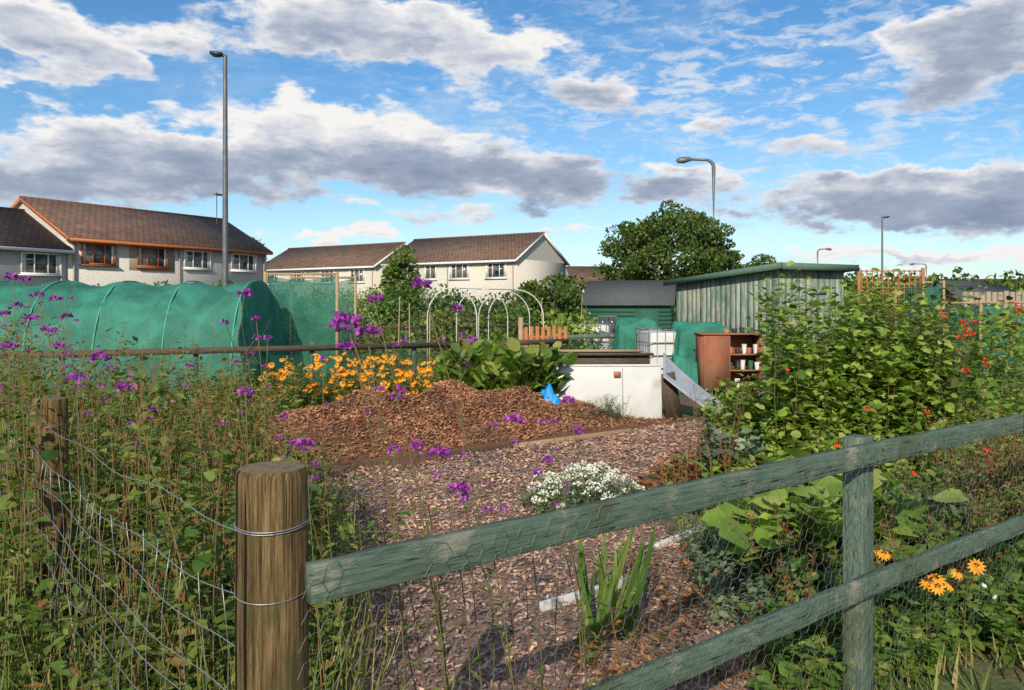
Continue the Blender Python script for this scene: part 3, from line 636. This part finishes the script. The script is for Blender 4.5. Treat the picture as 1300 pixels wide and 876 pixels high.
mb=MB(); V=[]
bx_=X(690,11.)
for i in range(20):
    for j in range(14):
        u=i/19;v=j/13; V.append((bx_-.28+.6*u,10.75+.4*v,.02+.42*math.sin(math.pi*u)**.6*math.sin(math.pi*v)**.5*(1+.25*math.sin(9*u+5*v)+.12*math.sin(23*u-13*v))))
mb.add(V,[[i*14+j,(i+1)*14+j,(i+1)*14+j+1,i*14+j+1] for i in range(19) for j in range(13)]); mb.build('blue_tarpaulin',[M['blue']],True)
e=empty('timber_planter')
px_=X(767,13.2)
for k,(z0) in enumerate((.16,.42,.68)):
    obox('board_front_%d'%k,(1.5,.04,.25),(px_,13.2,z0),M['dwood'],e,(0,0,.03))
    obox('board_back_%d'%k,(1.5,.04,.25),(px_,14.2,z0),M['dwood'],e,(0,0,.03))
    obox('board_left_%d'%k,(.04,.94,.25),(px_-.72,13.7,z0),M['dwood'],e); obox('board_right_%d'%k,(.04,.94,.25),(px_+.72,13.7,z0),M['dwood'],e)
obox('cap_front',(1.6,.12,.04),(px_,13.16,.83),M['dwood'],e,(0,0,.03)); obox('cap_back',(1.6,.10,.04),(px_,14.2,.83),M['lwood'],e,(0,0,.03)); obox('soil',(1.4,.9,.03),(px_,13.7,.74),M['moundm'],e)
def ibc(name,x,y,rz=0):
    e=empty(name,(x,y,0),rz); mb=MB(); mb.box((0,0,.66),(.92,.92,.92)); o=mb.build('tank',[M['whitep']],False,e); b=o.modifiers.new('b','BEVEL'); b.width=.09;b.segments=4
    mb=MB()
    for s in(-.5,.5):
        for k in range(7):
            q=-.5+k/6
            mb.tube([(q,s,.14),(q,s,1.16)],.010,6); mb.tube([(s,q,.14),(s,q,1.16)],.010,6)
        for z_ in(.16,.4,.65,.9,1.16):
            mb.tube([(-.5,s,z_),(.5,s,z_)],.011,6); mb.tube([(s,-.5,z_),(s,.5,z_)],.011,6)
    mb.build('cage',[M['wire']],True,e)
    mb=MB()
    for s in(-.42,0,.42): mb.box((s,0,.05),(.12,1.0,.1))
    mb.box((0,0,.12),(1.02,1.02,.03)); mb.build('pallet',[M['dwood']],False,e)
    mb=MB(); mb.tube([(0,0,1.12),(0,0,1.18)],.1,14); mb.build('lid',[M['black']],False,e); return e
ibc('water_tank',X(846,16.3),16.3,.1); ibc('water_tank',X(748,22.5),22.5,.2)
def drape(name,cx,cy,lx,ly,h,mat,seed):
    n=40; mb=MB(); V=[]
    for i in range(n):
        for j in range(n):
            u=i/(n-1)*2-1;v=j/(n-1)*2-1; rr=max(abs(u),abs(v))
            a=math.atan2(v,u)
            drop=0 if rr<.62 else (rr-.62)/.38
            wv_=.12*math.sin(a*9+seed)+.08*math.sin(a*17+2)+.05*math.sin(a*31)
            V.append((cx+lx*(u if rr<.62 else u/rr*.62*(1+drop*(.15+wv_))),cy+ly*(v if rr<.62 else v/rr*.62*(1+drop*(.15+wv_))),h*(1-drop*(.9+.08*math.sin(a*5+seed)))+.06*math.sin(u*5+v*3+seed)+.04*math.sin(v*9+u*4)))
    mb.add(V,[[i*n+j,(i+1)*n+j,(i+1)*n+j+1,i*n+j+1] for i in range(n-1) for j in range(n-1)]); return mb.build(name,[mat],True)
drape('green_net_cover',X(893,15.7),15.9,.80,.7,1.22,M['net2'],3)
drape('green_net_cover',X(808,17.2),17.3,.65,.5,1.28,M['net2'],8)
drape('green_net_cover',X(872,14.9),15.0,.42,.4,.62,M['net2'],5)
e=empty('wooden_cupboard',(X(931,14.5),14.5,0),.12)
Wc,Hc,Dc=1.12,.98,.42; z0=.12
obox('back',(Wc,.02,Hc),(0,Dc,z0+Hc/2),M['cab'],e); obox('top',(Wc+.04,Dc+.04,.03),(0,Dc/2,z0+Hc+.015),M['cab'],e)
obox('bottom',(Wc,Dc-.03,.03),(0,Dc/2,z0),M['cab'],e)
for i,xk in enumerate((-Wc/2+.011,-.06,Wc/2-.011)): obox('side_%d'%i,(.022,Dc-.03,Hc-.03),(xk,Dc/2,z0+Hc/2),M['cab'],e)
obox('door_left',(.48,.02,Hc-.03),(-.32,-.01,z0+Hc/2),M['cab'],e)
for i,zk in enumerate((.33,.62)): obox('shelf_%d'%i,(.58,Dc-.05,.02),(.245,Dc/2,z0+zk),M['cab'],e)
for i in range(3): obox('leg_%d'%i,(.05,.3,.1),(-.5+.5*i,Dc/2,.055),M['cab'],e)
mb=MB(); ch=[0,1,1,3,0,2]
for zz0 in(z0+.017,z0+.342,z0+.632):
    for k in range(5):
        x=.02+k*.12; r=rng.uniform(.035,.055); h=rng.uniform(.08,.18); y=.1+rng.uniform(0,.12)
        mb.tube([(x,y,zz0),(x,y,zz0+h)],[r*.75,r],10,ch[int(rng.integers(0,6))])
mb.build('pots',[M['terra'],M['black'],M['whitep'],M['gboard']],False,e)
mb=MB()
for k in range(4): mb.tube([(-.05+.15*k,.2,z0+Hc+.031),(-.05+.15*k,.2,z0+Hc+.031+rng.uniform(.05,.11))],[.04,.055],10,ch[k])
mb.build('top_pots',[M['terra'],M['black'],M['whitep'],M['gboard']],False,e)

# ---------------------------------------------------------------- big shed
ang=math.atan2(.45,.89); e=empty('weathered_shed',(5.17,15.5,0),ang)
Wd,Ld=1.72,3.15; hz=lambda y: 2.40-.07*y
mb=MB(); k=0.
while k<Ld-.01:
    wb=min(rng.uniform(.13,.21),Ld-k); mb.box((.0+rng.uniform(-.003,.003),k+wb/2,(hz(k))/2),(.022,wb-.006,hz(k)-.10),0,0,('X',rng.normal(0,.003))); k+=wb
k=.015
while k<Wd-.01:
    wb=min(rng.uniform(.13,.21),Wd-k); mb.box((k+wb/2,-.012+rng.uniform(-.003,.003),1.20),(wb-.006,.022,2.28)); k+=wb
mb.box((Wd,Ld/2,1.05),(.022,Ld,2.0)); mb.box((Wd/2,Ld,1.0),(Wd,.022,2.0))
mb.build('board_walls',[M['board']],False,e)
mb=MB(); mb.box((Wd/2+.012,Ld/2,1.04),(Wd-.03,Ld-.06,2.02)); mb.build('inner_frame',[M['dwood']],False,e)
mb=MB(); tl=-math.atan(.07); mb.box((Wd/2,Ld/2,hz(Ld/2)+.0),(Wd+.36,Ld+.44,.05),0,0,('X',tl)); mb.build('roof_sheet',[M['felt']],False,e)
mb=MB(); mb.box((-.19,Ld/2,hz(Ld/2)-.02),(.025,Ld+.46,.12),0,0,('X',tl)); mb.box((Wd+.19,Ld/2,hz(Ld/2)-.02),(.025,Ld+.46,.12),0,0,('X',tl))
mb.box((Wd/2,-.235,hz(-.2)-.03),(Wd+.35,.025,.13)); mb.build('roof_fascia',[M['gfelt']],False,e)
mb=MB(); mb.box((Wd*.55,-.04,1.9),(.5,.03,.08)); mb.box((-.02,-.03,1.15),(.05,.05,2.25)); mb.build('trim',[M['board']],False,e)
def gshed(name,x,y,rz,W_,D_,he,hr,wall,roofm):
    e=empty(name,(x,y,0),rz); mb=MB()
    n=int(he/.13)
    for k in range(n):
        zc=.065+k*.13
        mb.box((0,-D_/2,zc),(W_,.02,.12),0,0,('X',-.08)); mb.box((0,D_/2,zc),(W_,.02,.12)); mb.box((-W_/2,0,zc),(.02,D_-.04,.12)); mb.box((W_/2,0,zc),(.02,D_-.04,.12))
    mb.box((0,0,he/2),(W_-.06,D_-.06,he-.02))
    for s in(-1,1): mb.add([(s*W_/2,-D_/2,he-.02),(s*W_/2,D_/2,he-.02),(s*W_/2,0,hr-.02)],[[0,1,2]])
    mb.build('walls',[wall],False,e); mb=MB()
    sl=math.atan2(hr-he,D_/2); Lr=(D_/2+.15)/math.cos(sl)
    for s in(-1,1): mb.box((0,s*(D_/2+.15)/2,(he+hr)/2+.01-.15*math.tan(sl)/2),(W_+.3,Lr,.04),0,0,('X',-s*sl))
    mb.build('roof',[roofm],False,e); mb=MB()
    mb.box((-W_*.25,-D_/2-.03,he*.62),(.62,.04,.5)); mb.build('window_frame',[M['wframe'] if wall!=M['gboard'] else M['gfelt']],False,e)
    for i in(0,1): obox('pane_%d'%i,(.26,.02,.42),(-W_*.25-.14+.28*i,-D_/2-.055,he*.62),M['glass'],e)
    obox('door',(.75,.04,he*.86),(W_*.22,-D_/2-.03,he*.45),wall,e); return e
gshed('garden_shed',X(806,25.5),26.3,-.25,2.6,2.0,1.75,2.45,M['gboard'],M['felt'])
gshed('garden_shed',15.5,27,.3,2.4,1.8,1.8,2.3,M['dwood'],M['felt'])
gshed('garden_shed',X(1218,40),40,.2,2.6,2,1.9,2.9,M['dwood'],M['felt'])

# ---------------------------------------------------------------- polytunnel
e=empty('net_tunnel'); x0,x1,yc,hw,ht=-13.,-4.75,15.,1.45,2.08
nx,na=120,36; V=[]; hoops=np.linspace(0,1,8)
for i in range(nx+1):
    s=i/nx; sg=.045*abs(math.sin(s*7*math.pi))
    for j in range(na+1):
        a=math.pi*j/na; c=math.cos(a);sn=math.sin(a)
        ex=1.0-sg*(.6+.4*sn)+.007*math.sin(s*90+j*1.3)+.010*math.sin(s*31-j*.9)
        yv=yc-hw*np.sign(c)*abs(c)**.8*ex; zv=ht*sn**.75*ex
        V.append((x0+(x1-x0)*s+(.22*(1-sn)+.03*math.sin(j) if i==nx else 0),yv,zv))
idx=[[i*(na+1)+j,(i+1)*(na+1)+j,(i+1)*(na+1)+j+1,i*(na+1)+j+1] for i in range(nx) for j in range(na)]
mb=MB(); mb.add(V,idx)
endv=V[nx*(na+1):]; mb.add([(v[0]+.01,v[1],v[2]) for v in endv]+[(x1+.10,yc,.8)],[[k,k+1,na+1] for k in range(na)])
mb.build('cover',[M['tun']],True,e)
mb=MB()
for s in hoops:
    pts=[(x0+(x1-x0)*s,yc-(hw+.006)*np.sign(math.cos(a))*abs(math.cos(a))**.8,(ht+.006)*math.sin(a)**.75) for a in np.linspace(0.001,math.pi-.001,30)]
    mb.tube(pts,.013,6)
mb.build('hoops',[M['hoop']],True,e)
def cage(name,xl,xr,yf,yb,h,mat):
    e=empty(name); mb=MB()
    for x in(xl,xr):
        for y in(yf,yb): mb.box((x,y,h/2),(.055,.055,h))
    mb.box(((xl+xr)/2,yf,h-.05),(xr-xl-.06,.04,.05)); mb.box(((xl+xr)/2,yb,h-.05),(xr-xl-.06,.04,.05))
    mb.build('posts',[M['lwood']],False,e); mb=MB()
    n=16; V=[];idx=[]
    for (ax,ay,bx,by) in((xl+.03,yf+.04,xr-.03,yf+.04),(xl+.03,yb-.04,xr-.03,yb-.04),(xl+.035,yf+.04,xl+.035,yb-.04)):
        o0=len(V)
        for i in range(n):
            for j in range(n):
                u=i/(n-1);v=j/(n-1); V.append((ax+(bx-ax)*u+.02*math.sin(v*9+u*4),ay+(by-ay)*u+.03*math.sin(v*7+u*9),.05+(h-.12-.10*math.sin(math.pi*u))*v))
        idx+=[[o0+i*n+j,o0+(i+1)*n+j,o0+(i+1)*n+j+1,o0+i*n+j+1] for i in range(n-1) for j in range(n-1)]
    mb.add(V,idx); mb.build('netting',[mat],True,e); return e
ce=cage('netting_cage',X(337,16.3),X(428,16.3),16.3,18.2,2.32,M['net'])
obox('cage_brace',(.03,.03,1.9),(X(372,16.5),16.5,1.2),M['lwood'],ce)
e=empty('crop_hoops'); mb=MB()
for px,d,wd in((574,17.,1.05),(612,18.,1.15),(655,19.,1.3),(640,20.5,1.3)):
    a=np.linspace(0,math.pi,24); pts=[(X(px,d)-wd/2,d,0)]+[(X(px,d)-wd/2*math.cos(k),d,1.35+.66*math.sin(k)) for k in a]+[(X(px,d)+wd/2,d,0)]
    mb.tube(pts,.013,6)
mb.tube([(X(574,17),17,2.0),(X(612,18),18,2.01),(X(655,19),19,2.01)],.012,6); mb.build('pipes',[M['whitep']],True,e)
e=empty('allotment_fence'); A=np.array([-8.,10.6]);B=np.array([-.7,14.6]);C=np.array([1.1,15.8])
def fseg(A,B,h,mat,step=1.8,nm='a',net=True,th=.06):
    L=np.linalg.norm(B-A); a=math.atan2(B[1]-A[1],B[0]-A[0]); c=(A+B)/2
    obox('rail_'+nm,(L,.06,th*1.6),(c[0],c[1],h),mat,e,(0,0,a))
    k=0
    while k<=L: 
        p=A+(B-A)*k/L; obox('post_%s_%d'%(nm,int(k*10)),(.07,.07,h+.1),(p[0]+.07*math.sin(a)*-1,p[1]+.07*math.cos(a),(h+.1)/2),M['gpost'],e,(0,0,a)); k+=step
    if net: obox('mesh_'+nm,(L,.004,h-.15),(c[0]+.034*math.sin(a),c[1]-.034*math.cos(a),(h-.15)/2+.05),M['fnet'],e,(0,0,a))
fseg(A,B,.93,M['dwood'],nm='a'); fseg(B,C,.93,M['dwood'],nm='b')
fseg(np.array([X(720,17.5),17.5]),np.array([X(805,18.2),18.2]),.95,M['gpost'],nm='c')
fseg(np.array([X(250,20),20.]),np.array([X(700,24),24.]),1.05,M['dwood'],nm='d',net=False,th=.04)
e=empty('bean_poles'); mb=MB()
for px,d,h in((520,21,1.7),(505,22,1.9),(690,24,1.8),(735,26,2.0),(545,19,1.5)):
    mb.tube([(X(px,d),d,0),(X(px,d)+rng.normal(0,.06),d,h)],.015,6)
mb.build('poles',[M['lwood']],False,e)
e=empty('picket_gate'); 
for k in range(8): obox('pale_%d'%k,(.075,.02,1.05),(X(668,16)+k*.112,16,.68+.01*(k%3)),M['owood'],e)
for z_ in(.4,1.0): obox('cross_%d'%int(z_*10),(.9,.03,.06),(X(692,16),16.026,z_),M['owood'],e)
obox('gate_post',(.09,.09,1.4),(X(661,16),16.02,.7),M['lwood'],e)
e=empty('trellis_panel',(X(1131,22),22,0)); n=12
for k in range(n): obox('v_%d'%k,(.028,.02,1.35),(-.8+k*1.6/11,0,1.95),M['owood'],e)
for k in range(9): obox('h_%d'%k,(1.66,.018,.028),(0,-.021,1.35+k*.155),M['owood'],e)
for s in(-1,1): obox('post_%d'%(s+1),(.07,.07,2.68),(s*.88,0,1.34),M['owood'],e)
cage('netting_cage',X(1172,21),X(1198,21),21,22.5,2.3,M['net'])
def panelfence(name,x0,y0,x1,y1,h,mat,gap=.02):
    e=empty(name); A=np.array([x0,y0]);B=np.array([x1,y1]);L=np.linalg.norm(B-A);a=math.atan2(y1-y0,x1-x0); mb=MB(); k=0
    while k<L:
        p=A+(B-A)*k/L; mb.box((p[0],p[1],h/2+rng.normal(0,.012)),(.13,.02,h),a); k+=.13+gap
    for z_ in(.3*h,.8*h): mb.box(((A[0]+B[0])/2-math.sin(a)*.03,(A[1]+B[1])/2+math.cos(a)*.03,z_),(L,.03,.07),a)
    mb.build('pales',[mat],False,e)
panelfence('board_fence',X(1225,24),24,X(1420,22),22,2.05,M['brownclad']); panelfence('board_fence',X(1080,30),30,X(1230,33),33,1.8,M['dwood'])
panelfence('board_fence',X(560,42),42,X(770,44),44,1.5,M['dwood']); panelfence('board_fence',X(880,38),38,X(1240,44),44,1.6,M['dwood'])
cage('fruit_cage',X(1245,17),X(1330,17),17,18.5,1.75,M['net'])

# ---------------------------------------------------------------- houses
def house(name,O,angdeg,L,Dp,he,hr,wall,roofm,wins,trim='wframe',owin=()):
    e=empty(name,(O[0],O[1],0),math.radians(angdeg))
    mb=MB(); mb.box((L/2,Dp/2,he/2),(L,Dp,he))
    for xg in(.0,L): mb.add([(xg,0,he),(xg,Dp,he),(xg,Dp/2,hr-.02)],[[0,1,2]])
    mb.build('walls',[wall],False,e)
    sl=math.atan2(hr-he,Dp/2); ov=.35; Lr=(Dp/2+ov)/math.cos(sl)
    for s,nm in((0,'front'),(1,'back')):
        mb=MB(); mb.box((0,0,0),(L+.3,Lr,.10)); o=mb.build('roof_'+nm,[roofm],False,e)
        cy=(Dp/2-ov)/2 if s==0 else Dp-(Dp/2-ov)/2
        o.location=(L/2,cy,(he+hr)/2-ov*math.tan(sl)/2+.09); o.rotation_euler=(sl if s==0 else -sl,0,0)
    obox('ridge',(L+.3,.22,.12),(L/2,Dp/2,hr+.13),roofm,e)
    mb=MB(); tm=M[trim]; zb=he-ov*math.tan(sl)
    mb.box((L/2,-ov-.03,zb+.02),(L+.28,.05,.15)); mb.box((L/2,-ov+.17,zb-.03),(L+.2,.34,.03))
    mb.build('fascia_gutter',[tm],False,e)
    mb=MB()
    for xg in(-.17,L+.17):
        for s in(0,1):
            cy=(Dp/2-ov)/2 if s==0 else Dp-(Dp/2-ov)/2
            mb.box((xg,cy,(he+hr)/2-ov*math.tan(sl)/2+.03),(.04,Lr,.17),0,0,('X',sl if s==0 else -sl))
    mb.build('bargeboards',[tm],False,e)
    mbf={'w':MB(),'o':MB()}; g=MB(); cu=MB(); use=set()
    for (xc,zc,ww,hh) in wins:
        kk='o' if (xc in owin) else 'w'; m_=mbf[kk]; use.add(kk); fw=.07
        m_.box((xc,-.03,zc+hh/2-fw/2),(ww,.08,fw)); m_.box((xc,-.03,zc-hh/2+fw/2),(ww,.08,fw)); m_.box((xc,-.06,zc-hh/2-.04),(ww+.16,.16,.05))
        m_.box((xc-ww/2+fw/2,-.03,zc),(fw,.078,hh-2*fw)); m_.box((xc+ww/2-fw/2,-.03,zc),(fw,.078,hh-2*fw))
        for q in((-.17,.17) if ww>1.2 else (0,)): m_.box((xc+q*ww,-.028,zc),(.05,.07,hh-2*fw))
        m_.box((xc-.33*ww,-.027,zc+.18*hh),(.30*ww,.06,.035))
        g.box((xc,-.012,zc),(ww-.12,.02,hh-.12))
        for q in(-.42,.42): cu.box((xc+q*ww,-.024,zc),(.10*ww,.003,hh-.16))
    for kk in use: mbf[kk].build('window_frames_'+kk,[M['oframe'] if kk=='o' else M['wframe']],False,e)
    g.build('window_glass',[M['glass']],False,e); cu.build('curtains',[M['cream']],False,e)
    mb=MB()
    for xk in(.25,L/2,L-.25): mb.tube([(xk,-.06,.1),(xk,-.06,zb-.1)],.04,8)
    for k in range(max(1,int(L/5.5))): mb.box((2.2+5.5*k,-.03,1.05),(.95,.08,2.1))
    mb.build('doors_and_downpipes',[M['brownclad']],False,e)
    return e
hl=house('terraced_house',(-21.,38.),58,11.9,8,4.95,6.95,M['pebble'],M['roof'],[(1.5,4.2,1.75,1.05),(4.4,4.2,1.75,1.05),(7.1,4.2,1.7,1.0),(10.2,4.2,1.8,1.0)]+[(k,1.7,1.7,1.1) for k in(1.6,4.6,7.6,10.4)],'oframe',(1.5,4.4))
obox('brown_panel',(2.6,.006,1.35),(4.4,-.003,4.15),M['brownclad'],hl)
house('terraced_house',(-25.24-2.1,31.2-3.4),58,11.9,8,4.35,6.3,M['pebble'],M['roof'],[(10.75,3.6,1.8,1.0),(7.5,3.6,1.7,1.0),(4.2,3.6,1.7,1.0),(1.2,3.6,1.5,1)]+[(k,1.4,1.7,1.1) for k in(1.6,4.6,7.6,10.4)],'wframe')
house('terraced_house',(-9.92,63.24),-31.5,12.,7.5,5.05,7.05,M['cream'],M['roof2'],[(10.3,4.25,1.75,1.1),(7.07,4.25,1.75,1.1),(4.4,4.25,1.1,1.1),(1.5,4.25,1.6,1.1)]+[(k,1.6,1.7,1.2) for k in(1.6,4.6,7.6,10.4)])
house('terraced_house',(-23.3,74.),-31.5,14.,7.5,5.1,7.1,M['cream'],M['roof2'],[(12.,4.25,1.7,1.1),(8.6,4.25,1.7,1.1),(5.2,4.25,1.7,1.1),(1.8,4.25,1.7,1.1)])
house('distant_house',(X(728,92),92),10,5,7,4.2,6.3,M['cream'],M['roof'],[(2.5,3.5,1.4,1)])
house('distant_house',(X(1195,170),170),5,22,9,5,7.6,M['cream'],M['roof'],[(k,3.8,1.6,1.1) for k in(2,7,12,17)])
house('distant_house',(X(1040,200),200),-5,18,9,5,8,M['pebble'],M['roof2'],[(k,3.8,1.6,1.1) for k in(2,7,12)])

# ---------------------------------------------------------------- street lamps
def lamp(name,x,y,h,r0,arm,style,ang=math.pi,mat='metal'):
    e=empty(name,(x,y,0),ang); mb=MB()
    if style=='flat':
        mb.tube([(0,0,0),(0,0,1.2)],r0*1.25,12); mb.tube([(0,0,1.2),(0,0,h-.1),(0,0,h)],[r0,r0*.62,r0*.6],12); mb.tube([(0,0,h-.03),(arm*.5,0,h+.02)],r0*.5,8); mb.build('pole',[M[mat]],True,e)
        mb=MB(); mb.box((arm*.62,0,h+.03),(arm*.9,.26,.09),0,0,('Y',-.12)); mb.box((arm*.7,0,h-.03),(arm*.5,.18,.04),0,0,('Y',-.12)); mb.build('lamp_head',[M['dmetal']],False,e)
    else:
        th=np.linspace(0,math.pi/2,8); rr=.35
        pts=[(0,0,1.2),(0,0,h*.6),(0,0,h-rr)]+[(rr*(1-math.cos(k)),0,h-rr+rr*math.sin(k)) for k in th[1:]]+[(arm,0,h+.02)]
        mb.tube([(0,0,0),(0,0,1.2)],r0*1.3,12); mb.tube(pts,np.linspace(r0,r0*.55,len(pts)),12); mb.build('pole',[M[mat]],True,e)
        mb=MB(); mb.tube([(arm-.05,0,h+.02),(arm+.1,0,h+.03),(arm+.35,0,h-.01),(arm+.6,0,h-.03),(arm+.68,0,h-.03)],[.05,.11,.15,.12,.03],12); mb.build('lamp_head',[M[mat]],True,e)
lamp('street_lamp',X(286,25),25,9.45,.10,.42,'flat',math.pi)
lamp('street_lamp',X(906,36),36,8.2,.10,1.0,'arm',math.pi)
lamp('street_lamp',X(1120,58),58,8.1,.09,.5,'flat',0.3)
lamp('street_lamp',X(1038,90),90,8.1,.10,.9,'arm',0)
lamp('street_lamp',X(1176,110),110,7.5,.10,1.6,'arm',math.pi)
e=empty('tv_aerial'); mb=MB(); bx,by=-17.2,46.8
mb.tube([(bx,by,6.4),(bx,by,8.3)],.025,6)
for k in range(6): mb.tube([(bx-.25,by+.15*k,8.2),(bx+.25,by+.15*k,8.2)],.012,4)
mb.tube([(bx,by-.1,8.2),(bx,by+.9,8.2)],.015,4); mb.build('aerial_parts',[M['dmetal']],False,e)

# ---------------------------------------------------------------- trees & hedges
def tree(name,x,y,h,rx,ry,zc,rz,ncl,nleaf,ls,cr=1.1,leaf='tree'):
    mb=MB(); th=h*.32
    mb.tube([(x,y,0),(x+.05*h*.1,y,th*.5),(x,y,th),(x+.1,y,zc)],[h*.035,h*.028,h*.024,h*.01],9,0)
    u=unit(ncl); rad=rng.uniform(.45,1.,ncl)**.5
    k=1+.22*np.sin(u[:,0]*4+1)+.15*np.sin(u[:,2]*6+u[:,1]*3+x)
    c=np.stack([x+u[:,0]*rx*rad*k,y+u[:,1]*ry*rad*k,zc+u[:,2]*rz*rad*(1+.14*np.sin(u[:,0]*7+2))],1)
    for i in range(0,len(c),5):
        p0=np.array([x,y,rng.uniform(th*.8,zc)]); m_=(p0+c[i])/2+(0,0,-.2); mb.tube([p0,m_,c[i]],[h*.010,h*.006,.02],5,0,False)
    for cc in c:
        n=nleaf; v=unit(n); r=cr*rng.uniform(.5,1.3)*rng.uniform(.4,1.,n)**.5
        p=cc+v*np.array([1.15,1.15,.7])*r[:,None]
        d=v+rng.normal(0,.7,(n,3)); mb.leaves(L4,p,d,v+rng.normal(0,.45,(n,3)),ls*rng.uniform(.6,1.3,n),1,1.3)
    return mb.build(name,[M['bark'],M[leaf]])
def hedge(name,pts,wd,h,dens,ls,leaf='leafdk',cr=.45):
    mb=MB(); pts=np.array(pts,float)
    for a,b in zip(pts[:-1],pts[1:]):
        L=np.linalg.norm(b[:2]-a[:2]); n=int(L*dens)
        for k in range(n):
            s=rng.random(); p=a+(b-a)*s; hh=h*(1+.12*math.sin(s*L*1.7)+.1*math.sin(s*L*.6+2))
            z=hh*rng.random()**.7; cc=np.array([p[0]+rng.normal(0,wd*.35),p[1]+rng.normal(0,wd*.35),z])
            m=34; v=unit(m); mb.leaves(L4,cc+v*cr*rng.uniform(.5,1.1,m)[:,None],v+rng.normal(0,.7,(m,3)),v+np.array([0,0,.3]),ls*rng.uniform(.6,1.3,m),0,1.3)
    return mb.build(name,[M[leaf]])
D=62
tree('broadleaf_tree',X(850,D),D,9.8,5.2,4.5,5.7,3.4,165,150,.24,.80)
tree('broadleaf_tree',X(925,66),66,7.,2.6,2.6,3.9,2.3,46,120,.25,.75)
tree('broadleaf_tree',X(795,68),68,7.,2.8,2.6,3.6,2.3,46,120,.25,.75)
tree('broadleaf_tree',X(972,70),70,6.2,2.6,2.4,3.8,1.9,42,120,.25,.7)
tree('small_tree',X(512,42),42,4.7,1.0,1.0,2.9,1.6,40,100,.17,.38,'leaf')
tree('small_tree',X(200,31),31,2.8,1.4,1,1.7,.75,40,90,.14,.38,'leaf')
tree('small_tree',X(285,33),33,2.8,1.2,1,1.6,.9,34,90,.14,.38,'leaf')
tree('small_tree',X(315,56),56,7.,1.2,1,5.3,1.0,18,60,.2,.5,'tree')
tree('rowan_tree',X(700,33),33,3.2,1.6,1.4,1.8,1.0,50,100,.16,.42,'tree')
hedge('garden_hedge',[(X(-60,27),27),(X(150,30),30),(X(335,33),33)],.8,1.9,9,.16,'leaf')
hedge('conifer_hedge',[(X(425,38),38),(X(495,38),38)],1.2,2.1,26,.13,'leafyel',.35)
hedge('garden_hedge',[(X(520,34),34),(X(760,36),36)],1.6,2.0,14,.17,'leafdk')
hedge('garden_hedge',[(X(330,50),50),(X(640,52),52)],1.4,2.3,12,.2,'leafdk')
hedge('garden_hedge',[(X(700,52),52),(X(960,55),55)],1.6,2.5,12,.24,'leafdk',.6)
hedge('garden_hedge',[(X(1060,46),46),(X(1420,50),50)],1.6,2.2,8,.24,'leaf',.6)
hedge('distant_tree_line',[(-140,150),(-40,140),(60,140),(140,150)],5,5.5,3.2,1.0,'tree',2.)
hedge('distant_tree_line',[(30,105),(60,95),(95,95)],3,3.4,3,.7,'leaf',1.2)
for px,d,h,lf in[(455,24,1.5,'leaf'),(500,26,1.7,'leafdk'),(650,27,1.5,'leaf'),(720,21,1.1,'leafyel'),(560,22,1.2,'wild'),(1085,20,1.6,'leafyel'),(1250,20,1.3,'leaf'),(1290,15,1.2,'leafyel'),(850,28,1.6,'leaf'),(360,23,1.5,'leaf')]:
    hedge('garden_shrub',[(X(px,d)-.5,d),(X(px,d)+.5,d)],1.0,h,26,.13,lf,.33)
print('done')
